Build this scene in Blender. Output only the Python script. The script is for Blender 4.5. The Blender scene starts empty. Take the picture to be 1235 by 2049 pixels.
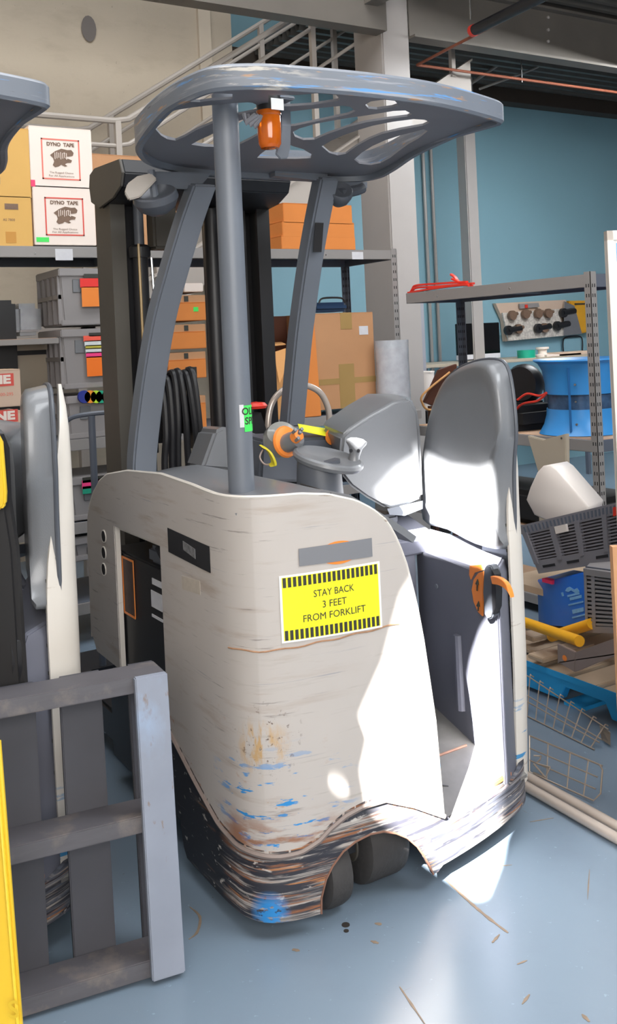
import bpy, bmesh, math, random
from mathutils import Vector, Matrix
random.seed(7)
C = bpy.context.scene.collection
# ------------------------------------------------------------------ camera
CAM = Vector((-1.163, -2.289, 1.55)); F = 1940.0; CX, CY = 617.5, 680.0; ROLL = 0.0455
YAW = math.radians(31.4)
cr = 1/math.sqrt(1+ROLL*ROLL); sr = ROLL*cr
R0 = Vector((math.cos(YAW), -math.sin(YAW), 0)); F0 = Vector((math.sin(YAW), math.cos(YAW), 0)); U0 = Vector((0, 0, 1))
cam_d = bpy.data.cameras.new('camera'); cam = bpy.data.objects.new('camera', cam_d); C.objects.link(cam)
rx = cr*R0 - sr*U0; up = sr*R0 + cr*U0
cam.matrix_world = Matrix(((rx.x, up.x, -F0.x, CAM.x), (rx.y, up.y, -F0.y, CAM.y), (rx.z, up.z, -F0.z, CAM.z), (0, 0, 0, 1)))
cam_d.sensor_fit = 'AUTO'; cam_d.sensor_width = 36.0
cam_d.lens = F/2049*36; cam_d.shift_y = -(1024.5-CY)/2049; cam_d.clip_start = 0.05; cam_d.clip_end = 100
bpy.context.scene.camera = cam
# ------------------------------------------------------------------ world, sun, lights, exposure
w = bpy.data.worlds.new('world'); bpy.context.scene.world = w; w.use_nodes = True
w.node_tree.nodes['Background'].inputs[0].default_value = (0.75, 0.85, 1.0, 1); w.node_tree.nodes['Background'].inputs[1].default_value = 1.0
def light(name, kind, loc, direction, energy, col=(1, 1, 1), size=(1, 1), angle=0.009):
    l = bpy.data.lights.new(name, kind); l.energy = energy; l.color = col
    if kind == 'AREA': l.shape = 'RECTANGLE'; l.size, l.size_y = size
    if kind == 'SUN': l.angle = angle
    o = bpy.data.objects.new(name, l); C.objects.link(o); o.location = loc
    o.rotation_euler = Vector(direction).to_track_quat('-Z', 'Y').to_euler()
    return o
light('sun', 'SUN', (-6, -4, 8), (0.62, 0.43, -0.65), 125, (1.0, 0.97, 0.92), angle=0.007)
light('overhead_fill', 'AREA', (0.3, 0.6, 6.3), (0, 0, -1), 270, (0.96, 0.98, 1.0), (5, 4))  # added overhead fill; the ceiling has no glazing there
light('rear_fill', 'AREA', (-1.8, -4.5, 2.6), (0.35, 1, -0.12), 205, (1.0, 0.97, 0.93), (4.0, 2.6))  # added soft fill behind the camera; the rear wall has no door
light('under_deck_fill', 'AREA', (5.4, 2.6, 3.72), (-.1, 0.2, -1), 130, (0.95, 0.98, 1.0), (2.5, 1.2))  # added fill under the deck, brightens the blue wall side
light('right_fill', 'AREA', (2.0, -2.4, 3.9), (0, 0.3, -1), 120, (0.93, 0.97, 1.0), (2.6, 1.5))  # added fill over the right side, not a lamp of the hall
vs = bpy.context.scene.view_settings
vs.view_transform = 'Standard'; vs.look = 'None'; vs.gamma = 1.0; vs.use_curve_mapping = False; vs.exposure = 0.3
# ------------------------------------------------------------------ pixel -> place helpers (each thing keeps its own plane and depth)
def ray(px, py):
    u = px-CX; v = CY-py
    X = (u*cr+v*sr)/F; Z = (v*cr-u*sr)/F
    return R0*X + F0 + U0*Z
def PX(px, py, x): r = ray(px, py); return CAM + r*((x-CAM.x)/r.x)
def PY(px, py, y): r = ray(px, py); return CAM + r*((y-CAM.y)/r.y)
def PS(px, py, x0, k):   # on an upright plane x = x0 + k*y
    r = ray(px, py); return CAM + r*((x0+k*CAM.y-CAM.x)/(r.x-k*r.y))
def PZ(px, py, z): r = ray(px, py); return CAM + r*((z-CAM.z)/r.z)
# ------------------------------------------------------------------ materials
def s2l(c):
    return tuple((v/255/12.92 if v/255 <= 0.04045 else ((v/255+0.055)/1.055)**2.4) for v in c) + (1,)
def mat(name, col, rough=0.55, metal=0.0, var=0.06, vscale=6.0, bump=0.0, bscale=60.0, layers=(), alpha=None, trans=0.0, coat=0.0, emit=None, stretch=None):
    m = bpy.data.materials.new(name); m.use_nodes = True; nt = m.node_tree; N = nt.nodes; L = nt.links
    b = N['Principled BSDF']; b.inputs['Roughness'].default_value = rough; b.inputs['Metallic'].default_value = metal
    tc = N.new('ShaderNodeTexCoord')
    c = s2l(col)
    nz = N.new('ShaderNodeTexNoise'); nz.inputs['Scale'].default_value = vscale; nz.inputs['Detail'].default_value = 4
    if stretch:
        mp0 = N.new('ShaderNodeMapping'); mp0.inputs['Scale'].default_value = stretch
        L.new(tc.outputs['Object'], mp0.inputs[0]); L.new(mp0.outputs[0], nz.inputs['Vector'])
    else: L.new(tc.outputs['Object'], nz.inputs['Vector'])
    mx = N.new('ShaderNodeMix'); mx.data_type = 'RGBA'
    mx.inputs[6].default_value = tuple(max(0, v*(1-var*2)) for v in c[:3])+(1,); mx.inputs[7].default_value = tuple(min(1, v*(1+var*2)) for v in c[:3])+(1,)
    L.new(nz.outputs['Fac'], mx.inputs[0]); cur = mx.outputs[2]
    sep = None
    for ly in layers:
        mp = N.new('ShaderNodeMapping'); mp.inputs['Scale'].default_value = ly.get('scale', (4, 4, 30)); mp.inputs['Location'].default_value = ly.get('off', (0, 0, 0)); mp.inputs['Rotation'].default_value = ly.get('rot', (0, 0, 0))
        L.new(tc.outputs['Object'], mp.inputs[0])
        t = N.new('ShaderNodeTexNoise'); t.inputs['Scale'].default_value = 1.0; t.inputs['Detail'].default_value = ly.get('detail', 6); t.inputs['Roughness'].default_value = 0.6
        L.new(mp.outputs[0], t.inputs['Vector'])
        mr = N.new('ShaderNodeMapRange'); mr.inputs[1].default_value = ly['lo']; mr.inputs[2].default_value = ly['hi']
        L.new(t.outputs['Fac'], mr.inputs[0]); fac = mr.outputs[0]
        for ax, key in ((0, 'x'), (1, 'y'), (2, 'z')):
            if key in ly:
                if sep is None:
                    sep = N.new('ShaderNodeSeparateXYZ'); L.new(tc.outputs['Object'], sep.inputs[0])
                a0, a1 = ly[key]
                r = N.new('ShaderNodeMapRange'); r.inputs[1].default_value = a0; r.inputs[2].default_value = a1
                L.new(sep.outputs[ax], r.inputs[0])
                mm = N.new('ShaderNodeMath'); mm.operation = 'MULTIPLY'; L.new(fac, mm.inputs[0]); L.new(r.outputs[0], mm.inputs[1]); fac = mm.outputs[0]
        for (cx, cy, cz, rad) in ly.get('spots', ())[:1]:
            d = N.new('ShaderNodeVectorMath'); d.operation = 'DISTANCE'; L.new(tc.outputs['Object'], d.inputs[0]); d.inputs[1].default_value = (cx, cy, cz)
            r = N.new('ShaderNodeMapRange'); r.inputs[1].default_value = rad; r.inputs[2].default_value = rad*0.4
            L.new(d.outputs['Value'], r.inputs[0])
            mm = N.new('ShaderNodeMath'); mm.operation = 'MULTIPLY'; L.new(fac, mm.inputs[0]); L.new(r.outputs[0], mm.inputs[1]); fac = mm.outputs[0]
        if ly.get('amt', 1) != 1:
            mm = N.new('ShaderNodeMath'); mm.operation = 'MULTIPLY'; L.new(fac, mm.inputs[0]); mm.inputs[1].default_value = ly['amt']; fac = mm.outputs[0]
        m2 = N.new('ShaderNodeMix'); m2.data_type = 'RGBA'; L.new(fac, m2.inputs[0]); L.new(cur, m2.inputs[6]); m2.inputs[7].default_value = s2l(ly['col']); cur = m2.outputs[2]
    L.new(cur, b.inputs['Base Color'])
    if bump:
        n2 = N.new('ShaderNodeTexNoise'); n2.inputs['Scale'].default_value = bscale; L.new(tc.outputs['Object'], n2.inputs['Vector'])
        bp = N.new('ShaderNodeBump'); bp.inputs['Strength'].default_value = bump; bp.inputs['Distance'].default_value = 0.01
        L.new(n2.outputs['Fac'], bp.inputs['Height']); L.new(bp.outputs[0], b.inputs['Normal'])
    if trans: b.inputs['Transmission Weight'].default_value = trans
    if alpha is not None: b.inputs['Alpha'].default_value = alpha
    if coat: b.inputs['Coat Weight'].default_value = coat
    if emit: b.inputs['Emission Color'].default_value = s2l(emit[0]); b.inputs['Emission Strength'].default_value = emit[1]
    return m
M = {}
RUST = (150, 95, 62); BLUE = (40, 130, 195); DARK = (50, 50, 58)
M['cream'] = mat('cream_paint', (186, 179, 174), 0.38, var=0.03, layers=[
    dict(col=(150, 142, 132), scale=(5, 5, 55), lo=0.60, hi=0.74, z=(1.2, 0.1), amt=0.7),
    dict(col=(150, 128, 108), scale=(3, 3, 26), off=(5, 1, 8), lo=0.56, hi=0.72, x=(0.30, 0.0), amt=0.55),
    dict(col=(112, 104, 100), scale=(5, 5, 90), off=(1, 6, 2), lo=0.63, hi=0.70, x=(0.25, 0.02), amt=0.7),
    dict(col=(120, 125, 140), scale=(3, 3, 130), off=(3, 1, 2), lo=0.66, hi=0.73, amt=0.6),
    dict(col=(165, 120, 85), scale=(14, 14, 26), off=(9, 4, 5), lo=0.62, hi=0.70, x=(0.22, 0.02), z=(0.62, 0.40)),
    dict(col=(45, 135, 200), scale=(9, 9, 45), off=(2, 7, 1), lo=0.585, hi=0.61, x=(0.26, 0.14), y=(.14, .03), z=(0.52, 0.40)),
    dict(col=(150, 110, 88), scale=(7, 7, 30), off=(5, 5, 5), lo=0.45, hi=0.57, x=(0.26, 0.10), y=(.14, .03), z=(0.34, 0.27)),
    dict(col=(190, 150, 90), scale=(30, 30, 12), lo=0.50, hi=0.60, spots=[(-0.01, -0.07, 0.50, 0.09)], amt=0.8),
    dict(col=(95, 75, 62), scale=(60, 60, 60), lo=0.60, hi=0.66, spots=[(0.0, -0.08, 0.52, 0.12)])])
M['cream_plain'] = mat('cream_panel_paint', (212, 206, 198), 0.4, var=0.02, layers=[
    dict(col=(130, 100, 75), scale=(5, 5, 40), lo=0.64, hi=0.70, amt=0.7),
    dict(col=(70, 140, 190), scale=(6, 6, 40), lo=0.6, hi=0.64, z=(0.45, 0.3)),
    dict(col=(120, 75, 50), scale=(7, 7, 30), off=(4, 0, 0), lo=0.5, hi=0.55, z=(0.22, 0.12))])
M['skirt'] = mat('scraped_skirt_paint', (60, 60, 66), 0.5, var=0.1, layers=[
    dict(col=(172, 164, 158), scale=(3.5, 3.5, 95), lo=0.465, hi=0.57, detail=9),
    dict(col=(142, 92, 62), scale=(3.5, 3.5, 80), off=(7, 2, 1), lo=0.53, hi=0.60, x=(.75, .3), detail=8),
    dict(col=(180, 120, 72), scale=(4, 4, 120), off=(1, 9, 4), lo=0.60, hi=0.65, detail=8),
    dict(col=(48, 48, 56), scale=(4, 4, 60), off=(11, 5, 3), lo=0.50, hi=0.57, detail=8),
    dict(col=(96, 100, 112), scale=(4, 4, 70), off=(3, 5, 9), lo=0.46, hi=0.56, x=(.45, .7), detail=8, amt=.8),
    dict(col=(36, 36, 42), scale=(3, 3, 20), lo=0.30, hi=0.45, y=(0.02, 0.12)),
    dict(col=(190, 184, 178), scale=(22, 22, 50), off=(5, 1, 4), lo=0.62, hi=0.68),
    dict(col=(45, 135, 205), scale=(25, 25, 60), lo=0.42, hi=0.47, spots=[(-0.005, -0.07, 0.075, 0.06)])])
M['guardgrey'] = mat('overhead_guard_paint', (108, 114, 124), 0.45, var=0.04, layers=[
    dict(col=(150, 152, 158), scale=(3, 3, 60), lo=0.55, hi=0.65, z=(2.16, 2.2), amt=0.75),
    dict(col=(85, 140, 195), scale=(4, 4, 70), off=(6, 3, 1), lo=0.60, hi=0.65, z=(2.16, 2.2)),
    dict(col=(170, 130, 95), scale=(5, 5, 60), off=(2, 8, 3), lo=0.62, hi=0.66, z=(2.16, 2.2)),
    dict(col=(185, 180, 172), scale=(7, 7, 50), off=(1, 2, 7), lo=0.54, hi=0.62, spots=[(0.03, -0.1, 2.22, 0.2)]),
    dict(col=(70, 72, 78), scale=(7, 7, 80), off=(4, 2, 7), lo=0.66, hi=0.70, z=(2.16, 2.2))])
M['grey'] = mat('grey_steel_paint', (104, 110, 120), 0.42, var=0.04)
M['greyplate'] = mat('grey_underside_paint', (116, 116, 122), 0.5, var=0.04)
M['plastic'] = mat('grey_moulded_plastic', (118, 120, 124), 0.33, var=0.06, vscale=3, bump=0.08, bscale=400, coat=0.2)
M['darkplastic'] = mat('dark_grey_plastic', (82, 86, 94), 0.42, var=0.05)
M['panelgrey'] = mat('compartment_grey_paint', (104, 106, 118), 0.42, var=0.04)
M['black'] = mat('black_steel', (34, 34, 37), 0.4, var=0.1)
M['rubber'] = mat('worn_black_rubber', (62, 60, 60), 0.75, var=0.12, vscale=20, bump=0.3, bscale=50)
M['olive'] = mat('mast_dark_grey_paint', (78, 74, 68), 0.5, var=0.05)
M['chrome'] = mat('bright_steel', (200, 200, 200), 0.22, metal=1.0, var=0.03)
M['brushed'] = mat('brushed_steel_bar', (205, 192, 182), 0.25, metal=0.35, var=0.06)
M['orange'] = mat('orange_plastic', (242, 140, 60), 0.35, var=0.03)
M['amber'] = mat('amber_lens', (222, 108, 12), 0.12, var=0.12, vscale=30, trans=0.35, coat=0.5)
M['yellow'] = mat('yellow_plastic', (232, 194, 48), 0.4, var=0.02)
M['yellowsign'] = mat('yellow_sign_print', (236, 232, 40), 0.45, var=0.01)
M['white'] = mat('white_print', (240, 240, 238), 0.5, var=0.01)
M['ink'] = mat('dark_ink', (52, 52, 46), 0.5, var=0.02)
M['mask'] = mat('grey_sticker', (122, 123, 128), 0.5, var=0.01)
M['green'] = mat('green_sticker', (70, 225, 95), 0.5, var=0.03)
M['label'] = mat('paper_label', (205, 205, 210), 0.6, var=0.05, vscale=40)
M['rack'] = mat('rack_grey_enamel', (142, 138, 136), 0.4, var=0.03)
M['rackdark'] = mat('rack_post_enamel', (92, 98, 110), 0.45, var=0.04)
M['rackhole'] = mat('dark_slot', (30, 30, 34), 0.8)
M['board'] = mat('particle_board', (176, 140, 110), 0.7, var=0.08, vscale=30)
M['card'] = mat('tan_cardboard', (205, 150, 92), 0.75, var=0.05, vscale=5, bump=0.05)
M['cardbrown'] = mat('brown_cardboard', (186, 138, 98), 0.75, var=0.06, vscale=4, bump=0.05)
M['cardyellow'] = mat('yellowish_cardboard', (215, 170, 95), 0.75, var=0.05, vscale=5)
M['cardorange'] = mat('orange_cardboard', (212, 128, 58), 0.7, var=0.07, vscale=5)
M['cardwhite'] = mat('white_cardboard', (238, 224, 214), 0.7, var=0.02)
M['cardpink'] = mat('pale_cardboard', (205, 180, 160), 0.7, var=0.04)
M['tape'] = mat('tan_packing_tape', (165, 135, 85), 0.3, var=0.05)
M['redink'] = mat('red_ink', (215, 85, 75), 0.6); M['palered'] = mat('pale_red_ink', (228, 120, 105), 0.6)
M['brownink'] = mat('brown_ink', (120, 95, 78), 0.6, var=0.15, vscale=50)
M['tote'] = mat('grey_tote_plastic', (146, 142, 142), 0.4, var=0.03)
M['toteside'] = mat('grey_tote_recess', (118, 120, 124), 0.4, var=0.03)
M['wall'] = mat('blue_wall_paint', (134, 174, 188), 0.6, var=0.03, vscale=1.2)
M['concrete'] = mat('cast_concrete', (184, 172, 154), 0.85, var=0.08, vscale=0.9, bump=0.25, bscale=25, layers=[
    dict(col=(140, 128, 112), scale=(2, 2, 5), lo=0.52, hi=0.75, amt=0.35),
    dict(col=(110, 104, 98), scale=(30, 30, 30), lo=0.66, hi=0.72, amt=0.6),
    dict(col=(96, 92, 90), scale=(6, 6, 6), lo=0.2, hi=0.4, spots=[(0, 0, 0, 0.01)])])
M['column'] = mat('pale_column_paint', (168, 162, 158), 0.3, var=0.02)
M['beam'] = mat('galvanised_beam', (118, 112, 105), 0.5, metal=0.25, var=0.1, vscale=3)
M['deck'] = mat('galvanised_deck', (112, 108, 102), 0.45, metal=0.5, var=0.1)
M['stairs'] = mat('stair_grey_paint', (176, 168, 160), 0.45, var=0.03)
M['floor'] = mat('blue_grey_floor_paint', (118, 134, 150), 0.26, var=0.05, vscale=1.5, layers=[
    dict(col=(112, 126, 142), scale=(3, 3, 3), lo=0.5, hi=0.75, amt=0.6),
    dict(col=(120, 100, 80), scale=(70, 3, 3), rot=(0, 0, 0.6), off=(3, 2, 1), lo=0.73, hi=0.76, amt=0.7),
    dict(col=(120, 108, 96), scale=(3, 60, 3), rot=(0, 0, 0.3), off=(8, 2, 1), lo=0.72, hi=0.76, amt=0.6),
    dict(col=(95, 84, 74), scale=(22, 22, 22), off=(2, 4, 1), lo=0.72, hi=0.75, amt=0.8),
    dict(col=(150, 175, 195), scale=(40, 40, 40), lo=0.66, hi=0.70, amt=0.4)])
M['floormark'] = mat('brown_floor_scuff', (128, 112, 96), 0.6, var=0.2, vscale=40)
M['hole'] = mat('dark_bolt_hole', (40, 34, 30), 0.8)
M['palletgrey'] = mat('weathered_grey_timber', (88, 86, 91), 0.6, var=0.12, vscale=8, stretch=(1, 1, 8), layers=[dict(col=(140, 128, 118), scale=(8, 8, 8), lo=0.55, hi=0.7, amt=0.5)])
M['palletface'] = mat('grey_blue_painted_board', (140, 146, 160), 0.55, var=0.08, vscale=8, layers=[
    dict(col=(130, 112, 98), scale=(30, 30, 12), lo=0.62, hi=0.68, amt=0.9), dict(col=(150, 168, 195), scale=(6, 6, 3), lo=0.45, hi=0.6, z=(0.4, 0.65), amt=0.8)])
M['slat'] = mat('dark_grey_slat_paint', (70, 70, 77), 0.6, var=0.07, vscale=10)
M['bluepallet'] = mat('blue_pallet_paint', (45, 165, 230), 0.55, var=0.06)
M['deckboard'] = mat('weathered_deck_board', (186, 164, 140), 0.75, var=0.08, vscale=6)
M['blueplastic'] = mat('blue_moulded_plastic', (60, 145, 215), 0.35, var=0.04)
M['blueprint'] = mat('blue_printed_box', (28, 112, 222), 0.35, var=0.04)
M['paleink'] = mat('pale_blue_ink', (120, 175, 225), 0.5, var=0.1, vscale=60)
M['red'] = mat('red_vinyl', (222, 60, 45), 0.4, var=0.05)
M['pink'] = mat('pink_tag', (240, 60, 110), 0.5)
M['teal'] = mat('teal_plastic', (25, 165, 135), 0.4)
M['bin'] = mat('off_white_plastic', (226, 216, 208), 0.4, var=0.02)
M['beige'] = mat('beige_painted_panel', (176, 164, 146), 0.5, var=0.02)
M['crate'] = mat('grey_folding_crate', (126, 124, 130), 0.45, var=0.04)
M['wrap'] = mat('stretch_wrap_film', (200, 205, 212), 0.15, var=0.15, vscale=18, alpha=0.55)
M['rollwrap'] = mat('wrapped_white_roll', (205, 198, 202), 0.2, var=0.12, vscale=14, coat=0.8)
M['brownwood'] = mat('dark_stained_wood', (88, 52, 38), 0.4, var=0.1)
M['case'] = mat('yellow_case_plastic', (218, 160, 40), 0.4)
M['pipe'] = mat('red_oxide_pipe', (146, 82, 58), 0.5, var=0.12, vscale=20)
M['wire'] = mat('galvanised_wire', (172, 158, 144), 0.4, metal=0.5)
M['screen'] = mat('dark_screen', (10, 10, 12), 0.15)
M['navy'] = mat('dark_blue_plastic', (30, 60, 95), 0.4)
M['dark'] = mat('dark_cloth', (24, 23, 24), 0.8)
M['panelwall'] = mat('grey_partition', (150, 150, 158), 0.5, var=0.02)
M['ply'] = mat('plywood_edge', (196, 146, 104), 0.6, var=0.06, vscale=12)
M['channel'] = mat('dull_steel_channel', (164, 146, 138), 0.45, metal=0.4, var=0.05)
M['olive_strap'] = mat('yellow_strap', (205, 190, 40), 0.6)
M['glass'] = mat('clear_dome_plastic', (190, 190, 185), 0.1, alpha=0.4)
def cm(name, col): 
    if name not in M: M[name] = mat(name, col, 0.6, var=0.02)
    return M[name]
# ------------------------------------------------------------------ mesh helpers
class MB:
    def __init__(s): s.bm = bmesh.new()
    def v(s, p): return s.bm.verts.new(p)
    def face(s, pts):
        try: return s.bm.faces.new([s.v(p) for p in pts])
        except ValueError: return None
    def box(s, x0, x1, y0, y1, z0, z1, rot=None, c=None):
        P = [Vector((x, y, z)) for z in (z0, z1) for y in (y0, y1) for x in (x0, x1)]
        if rot is not None: P = [rot @ (p-c) + c for p in P]
        return s.hexa(P)
    def hexa(s, P):
        V = [s.v(p) for p in P]
        for f in ((0, 2, 3, 1), (4, 5, 7, 6), (0, 1, 5, 4), (2, 6, 7, 3), (0, 4, 6, 2), (1, 3, 7, 5)): s.bm.faces.new([V[i] for i in f])
        return s
    def loft(s, rings, caps=True, closed=True):
        R = [[s.v(p) for p in r] for r in rings]; n = len(R[0])
        for a, b in zip(R[:-1], R[1:]):
            for i in range(n if closed else n-1):
                try: s.bm.faces.new((a[i], a[(i+1) % n], b[(i+1) % n], b[i]))
                except ValueError: pass
        if caps:
            for r in (R[0][::-1], R[-1]):
                try: s.bm.faces.new(r)
                except ValueError: pass
        return s
    def prism(s, pts, axis, a0, a1):
        def mk(p, a):
            return {'x': (a, p[0], p[1]), 'y': (p[0], a, p[1]), 'z': (p[0], p[1], a)}[axis]
        return s.loft([[mk(p, a0) for p in pts], [mk(p, a1) for p in pts]])
    def tube(s, path, r, n=8, closed=False):
        path = [Vector(p) for p in path]; rings = []; m = len(path); up_ = None
        for i, p in enumerate(path):
            if closed: t = path[(i+1) % m]-path[i-1]
            else: t = path[min(i+1, m-1)]-path[max(i-1, 0)]
            t.normalize()
            if up_ is None: up_ = t.orthogonal().normalized()
            up_ = (up_-t*up_.dot(t)); up_ = up_.normalized() if up_.length > 1e-6 else t.orthogonal().normalized()
            b = t.cross(up_); rr = r[i] if isinstance(r, (list, tuple)) else r
            rings.append([p+(up_*math.cos(2*math.pi*k/n)+b*math.sin(2*math.pi*k/n))*rr for k in range(n)])
        if closed: rings.append(rings[0]); return s.loft(rings, caps=False)
        return s.loft(rings)
    def lathe(s, prof, c, axis=(0, 0, 1), n=24):
        a = Vector(axis).normalized(); u = a.orthogonal().normalized(); w_ = a.cross(u); c = Vector(c)
        return s.loft([[c+a*h+(u*math.cos(2*math.pi*k/n)+w_*math.sin(2*math.pi*k/n))*r for k in range(n)] for r, h in prof])
    def bar(s, path, hw, hd):
        hw = Vector(hw); hd = Vector(hd)
        return s.loft([[Vector(p)+hw+hd, Vector(p)-hw+hd, Vector(p)-hw-hd, Vector(p)+hw-hd] for p in path])
    def build(s, name, m, parent=None, bevel=0.0, seg=2, ang=32, sub=0, origin=None):
        bm = s.bm
        bmesh.ops.remove_doubles(bm, verts=bm.verts, dist=1e-6)
        if bevel:
            bm.normal_update(); bmesh.ops.recalc_face_normals(bm, faces=bm.faces)
            es = [e for e in bm.edges if len(e.link_faces) == 2 and e.calc_face_angle(0) > math.radians(30)]
            bmesh.ops.bevel(bm, geom=es, offset=bevel, segments=seg, affect='EDGES', clamp_overlap=True)
        bmesh.ops.recalc_face_normals(bm, faces=bm.faces)
        off = WL[parent.name] if parent is not None else (Vector(origin) if origin else Vector((0, 0, 0)))
        if parent is None and origin is None:
            vs_ = [v.co for v in bm.verts]
            off = Vector(((min(v.x for v in vs_)+max(v.x for v in vs_))/2, (min(v.y for v in vs_)+max(v.y for v in vs_))/2, min(v.z for v in vs_)))
        bmesh.ops.translate(bm, verts=bm.verts, vec=-off)
        me = bpy.data.meshes.new(name); bm.to_mesh(me); bm.free()
        me.shade_smooth(); me.set_sharp_from_angle(angle=math.radians(ang)); me.materials.append(m)
        o = bpy.data.objects.new(name, me); C.objects.link(o)
        if sub: md = o.modifiers.new('sub', 'SUBSURF'); md.levels = sub; md.render_levels = sub
        if parent is not None: o.parent = parent; WL[o.name] = off
        else: o.location = off; WL[o.name] = off
        return o
WL = {}
def thing(name, label, cat, loc=(0, 0, 0), group=None):
    o = bpy.data.objects.new(name, None); C.objects.link(o); o.location = loc; o.empty_display_size = 0.1
    o['label'] = label; o['category'] = cat; WL[o.name] = Vector(loc)
    if group: o['group'] = group
    return o
def tag(o, label, cat, group=None):
    o['label'] = label; o['category'] = cat
    if group: o['group'] = group
    return o
def struct(o, label=None, cat=None):
    o['kind'] = 'structure'
    if label: o['label'] = label
    if cat: o['category'] = cat
    return o
def copy_tree(o, parent=None):
    c = o.copy(); C.objects.link(c); c.parent = parent; WL[c.name] = WL.get(o.name, Vector((0, 0, 0)))
    for ch in list(o.children): copy_tree(ch, c)
    return c
def catmull(P, n=8, closed=False):
    P = [Vector(p) for p in P]; out = []; m = len(P)
    for i in range(m if closed else m-1):
        p0 = P[i-1] if (i > 0 or closed) else P[0]; p1 = P[i]; p2 = P[(i+1) % m]; p3 = P[(i+2) % m] if (closed or i+2 < m) else P[-1]
        for k in range(n):
            t = k/n
            out.append(0.5*((2*p1)+(p2-p0)*t+(2*p0-5*p1+4*p2-p3)*t*t+(3*p1-p0-3*p2+p3)*t**3))
    if not closed: out.append(P[-1])
    return out
def lerp_tab(tab, x):
    if x <= tab[0][0]: return tab[0][1]
    for (a, b), (c_, d) in zip(tab[:-1], tab[1:]):
        if x <= c_: return b+(d-b)*(x-a)/(c_-a) if c_ > a else d
    return tab[-1][1]
def text_bm(s, size, align='CENTER', bold=0.0):
    cu = bpy.data.curves.new('t', 'FONT'); cu.body = s; cu.size = size; cu.align_x = align; cu.align_y = 'CENTER'; cu.offset = bold; cu.resolution_u = 3
    o = bpy.data.objects.new('t', cu); C.objects.link(o)
    dg = bpy.context.evaluated_depsgraph_get(); me = bpy.data.meshes.new_from_object(o.evaluated_get(dg))
    bm = bmesh.new(); bm.from_mesh(me); bpy.data.meshes.remove(me); bpy.data.objects.remove(o); bpy.data.curves.remove(cu)
    return bm
def text(s, size, origin, xd, ud, name, m, parent, align='CENTER', bold=0.0, sx=1.0, conform=None, width=None):
    bm = text_bm(s, size, align, bold)
    if width:
        k = width/(max(v.co.x for v in bm.verts)-min(v.co.x for v in bm.verts))
        for v in bm.verts: v.co.x *= k
    xd = Vector(xd); ud = Vector(ud); origin = Vector(origin)
    for v in bm.verts:
        if conform: v.co = conform(origin.x+v.co.x*sx, origin.y+v.co.y)
        else: v.co = origin+xd*(v.co.x*sx)+ud*v.co.y
    mb = MB(); mb.bm.free(); mb.bm = bm
    return mb.build(name, m, parent)
def decal(name, m, parent, p0, xd, ud, w_, h_, th=0.002):
    """thin sticker: p0 = lower left corner, xd/ud unit directions; the sheet sits proud of its surface"""
    p0 = Vector(p0); xd = Vector(xd).normalized(); ud = Vector(ud).normalized(); n = xd.cross(ud)
    P = []
    for k in (0, th):
        for b in (0, h_):
            for a in (0, w_): P.append(p0+xd*a+ud*b+n*k)
    return MB().hexa(P).build(name, m, parent)
# ================================================================== SETTING
floor = struct(MB().box(-3.7, 10, -5.2, 6.2, -0.1, 0).build('floor', M['floor'], origin=(0, 0, 0)))
# blue-painted wall at the far side and the cast concrete wall left of it
struct(MB().box(2.2, 10, 6.0, 6.2, 0, 7).build('wall_back', M['wall'], origin=(0, 0, 0)))
wc = MB(); wc.box(-3.7, 2.66, 5.0, 5.3, 0, 7); struct(wc.build('wall_concrete', M['concrete'], origin=(0, 0, 0)))
wr = MB(); wr.box(2.34, 2.45, 4.965, 5.0, 0, 7); struct(wr.build('trim_1', mat('smooth_concrete_pilaster', (196, 184, 166), 0.8, var=0.03), origin=(0, 0, 0)))
pt = MB(); q = PY(178, 57, 4.985); pt.lathe([(0.03, 0), (0.055, -0.004), (0.06, -0.012)], (q.x, 4.998, q.z), (0, 1, 0.0), 16)
for v in pt.bm.verts: v.co.z = q.z+(v.co.z-q.z)*1.7
struct(pt.build('trim_2', mat('grout_patch', (112, 106, 102), 0.9)))
struct(MB().box(10, 10.2, -5.2, 6.2, 0, 7).build('wall_right', M['panelwall'], origin=(0, 0, 0)))
struct(MB().box(-3.7, 10, -5.4, -5.2, 0, 7).build('wall_behind', M['concrete'], origin=(0, 0, 0)))
struct(MB().box(-3.7, 10.2, -5.4, 6.2, 7, 7.1).build('ceiling', M['panelwall'], origin=(0, 0, 0)))
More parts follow.
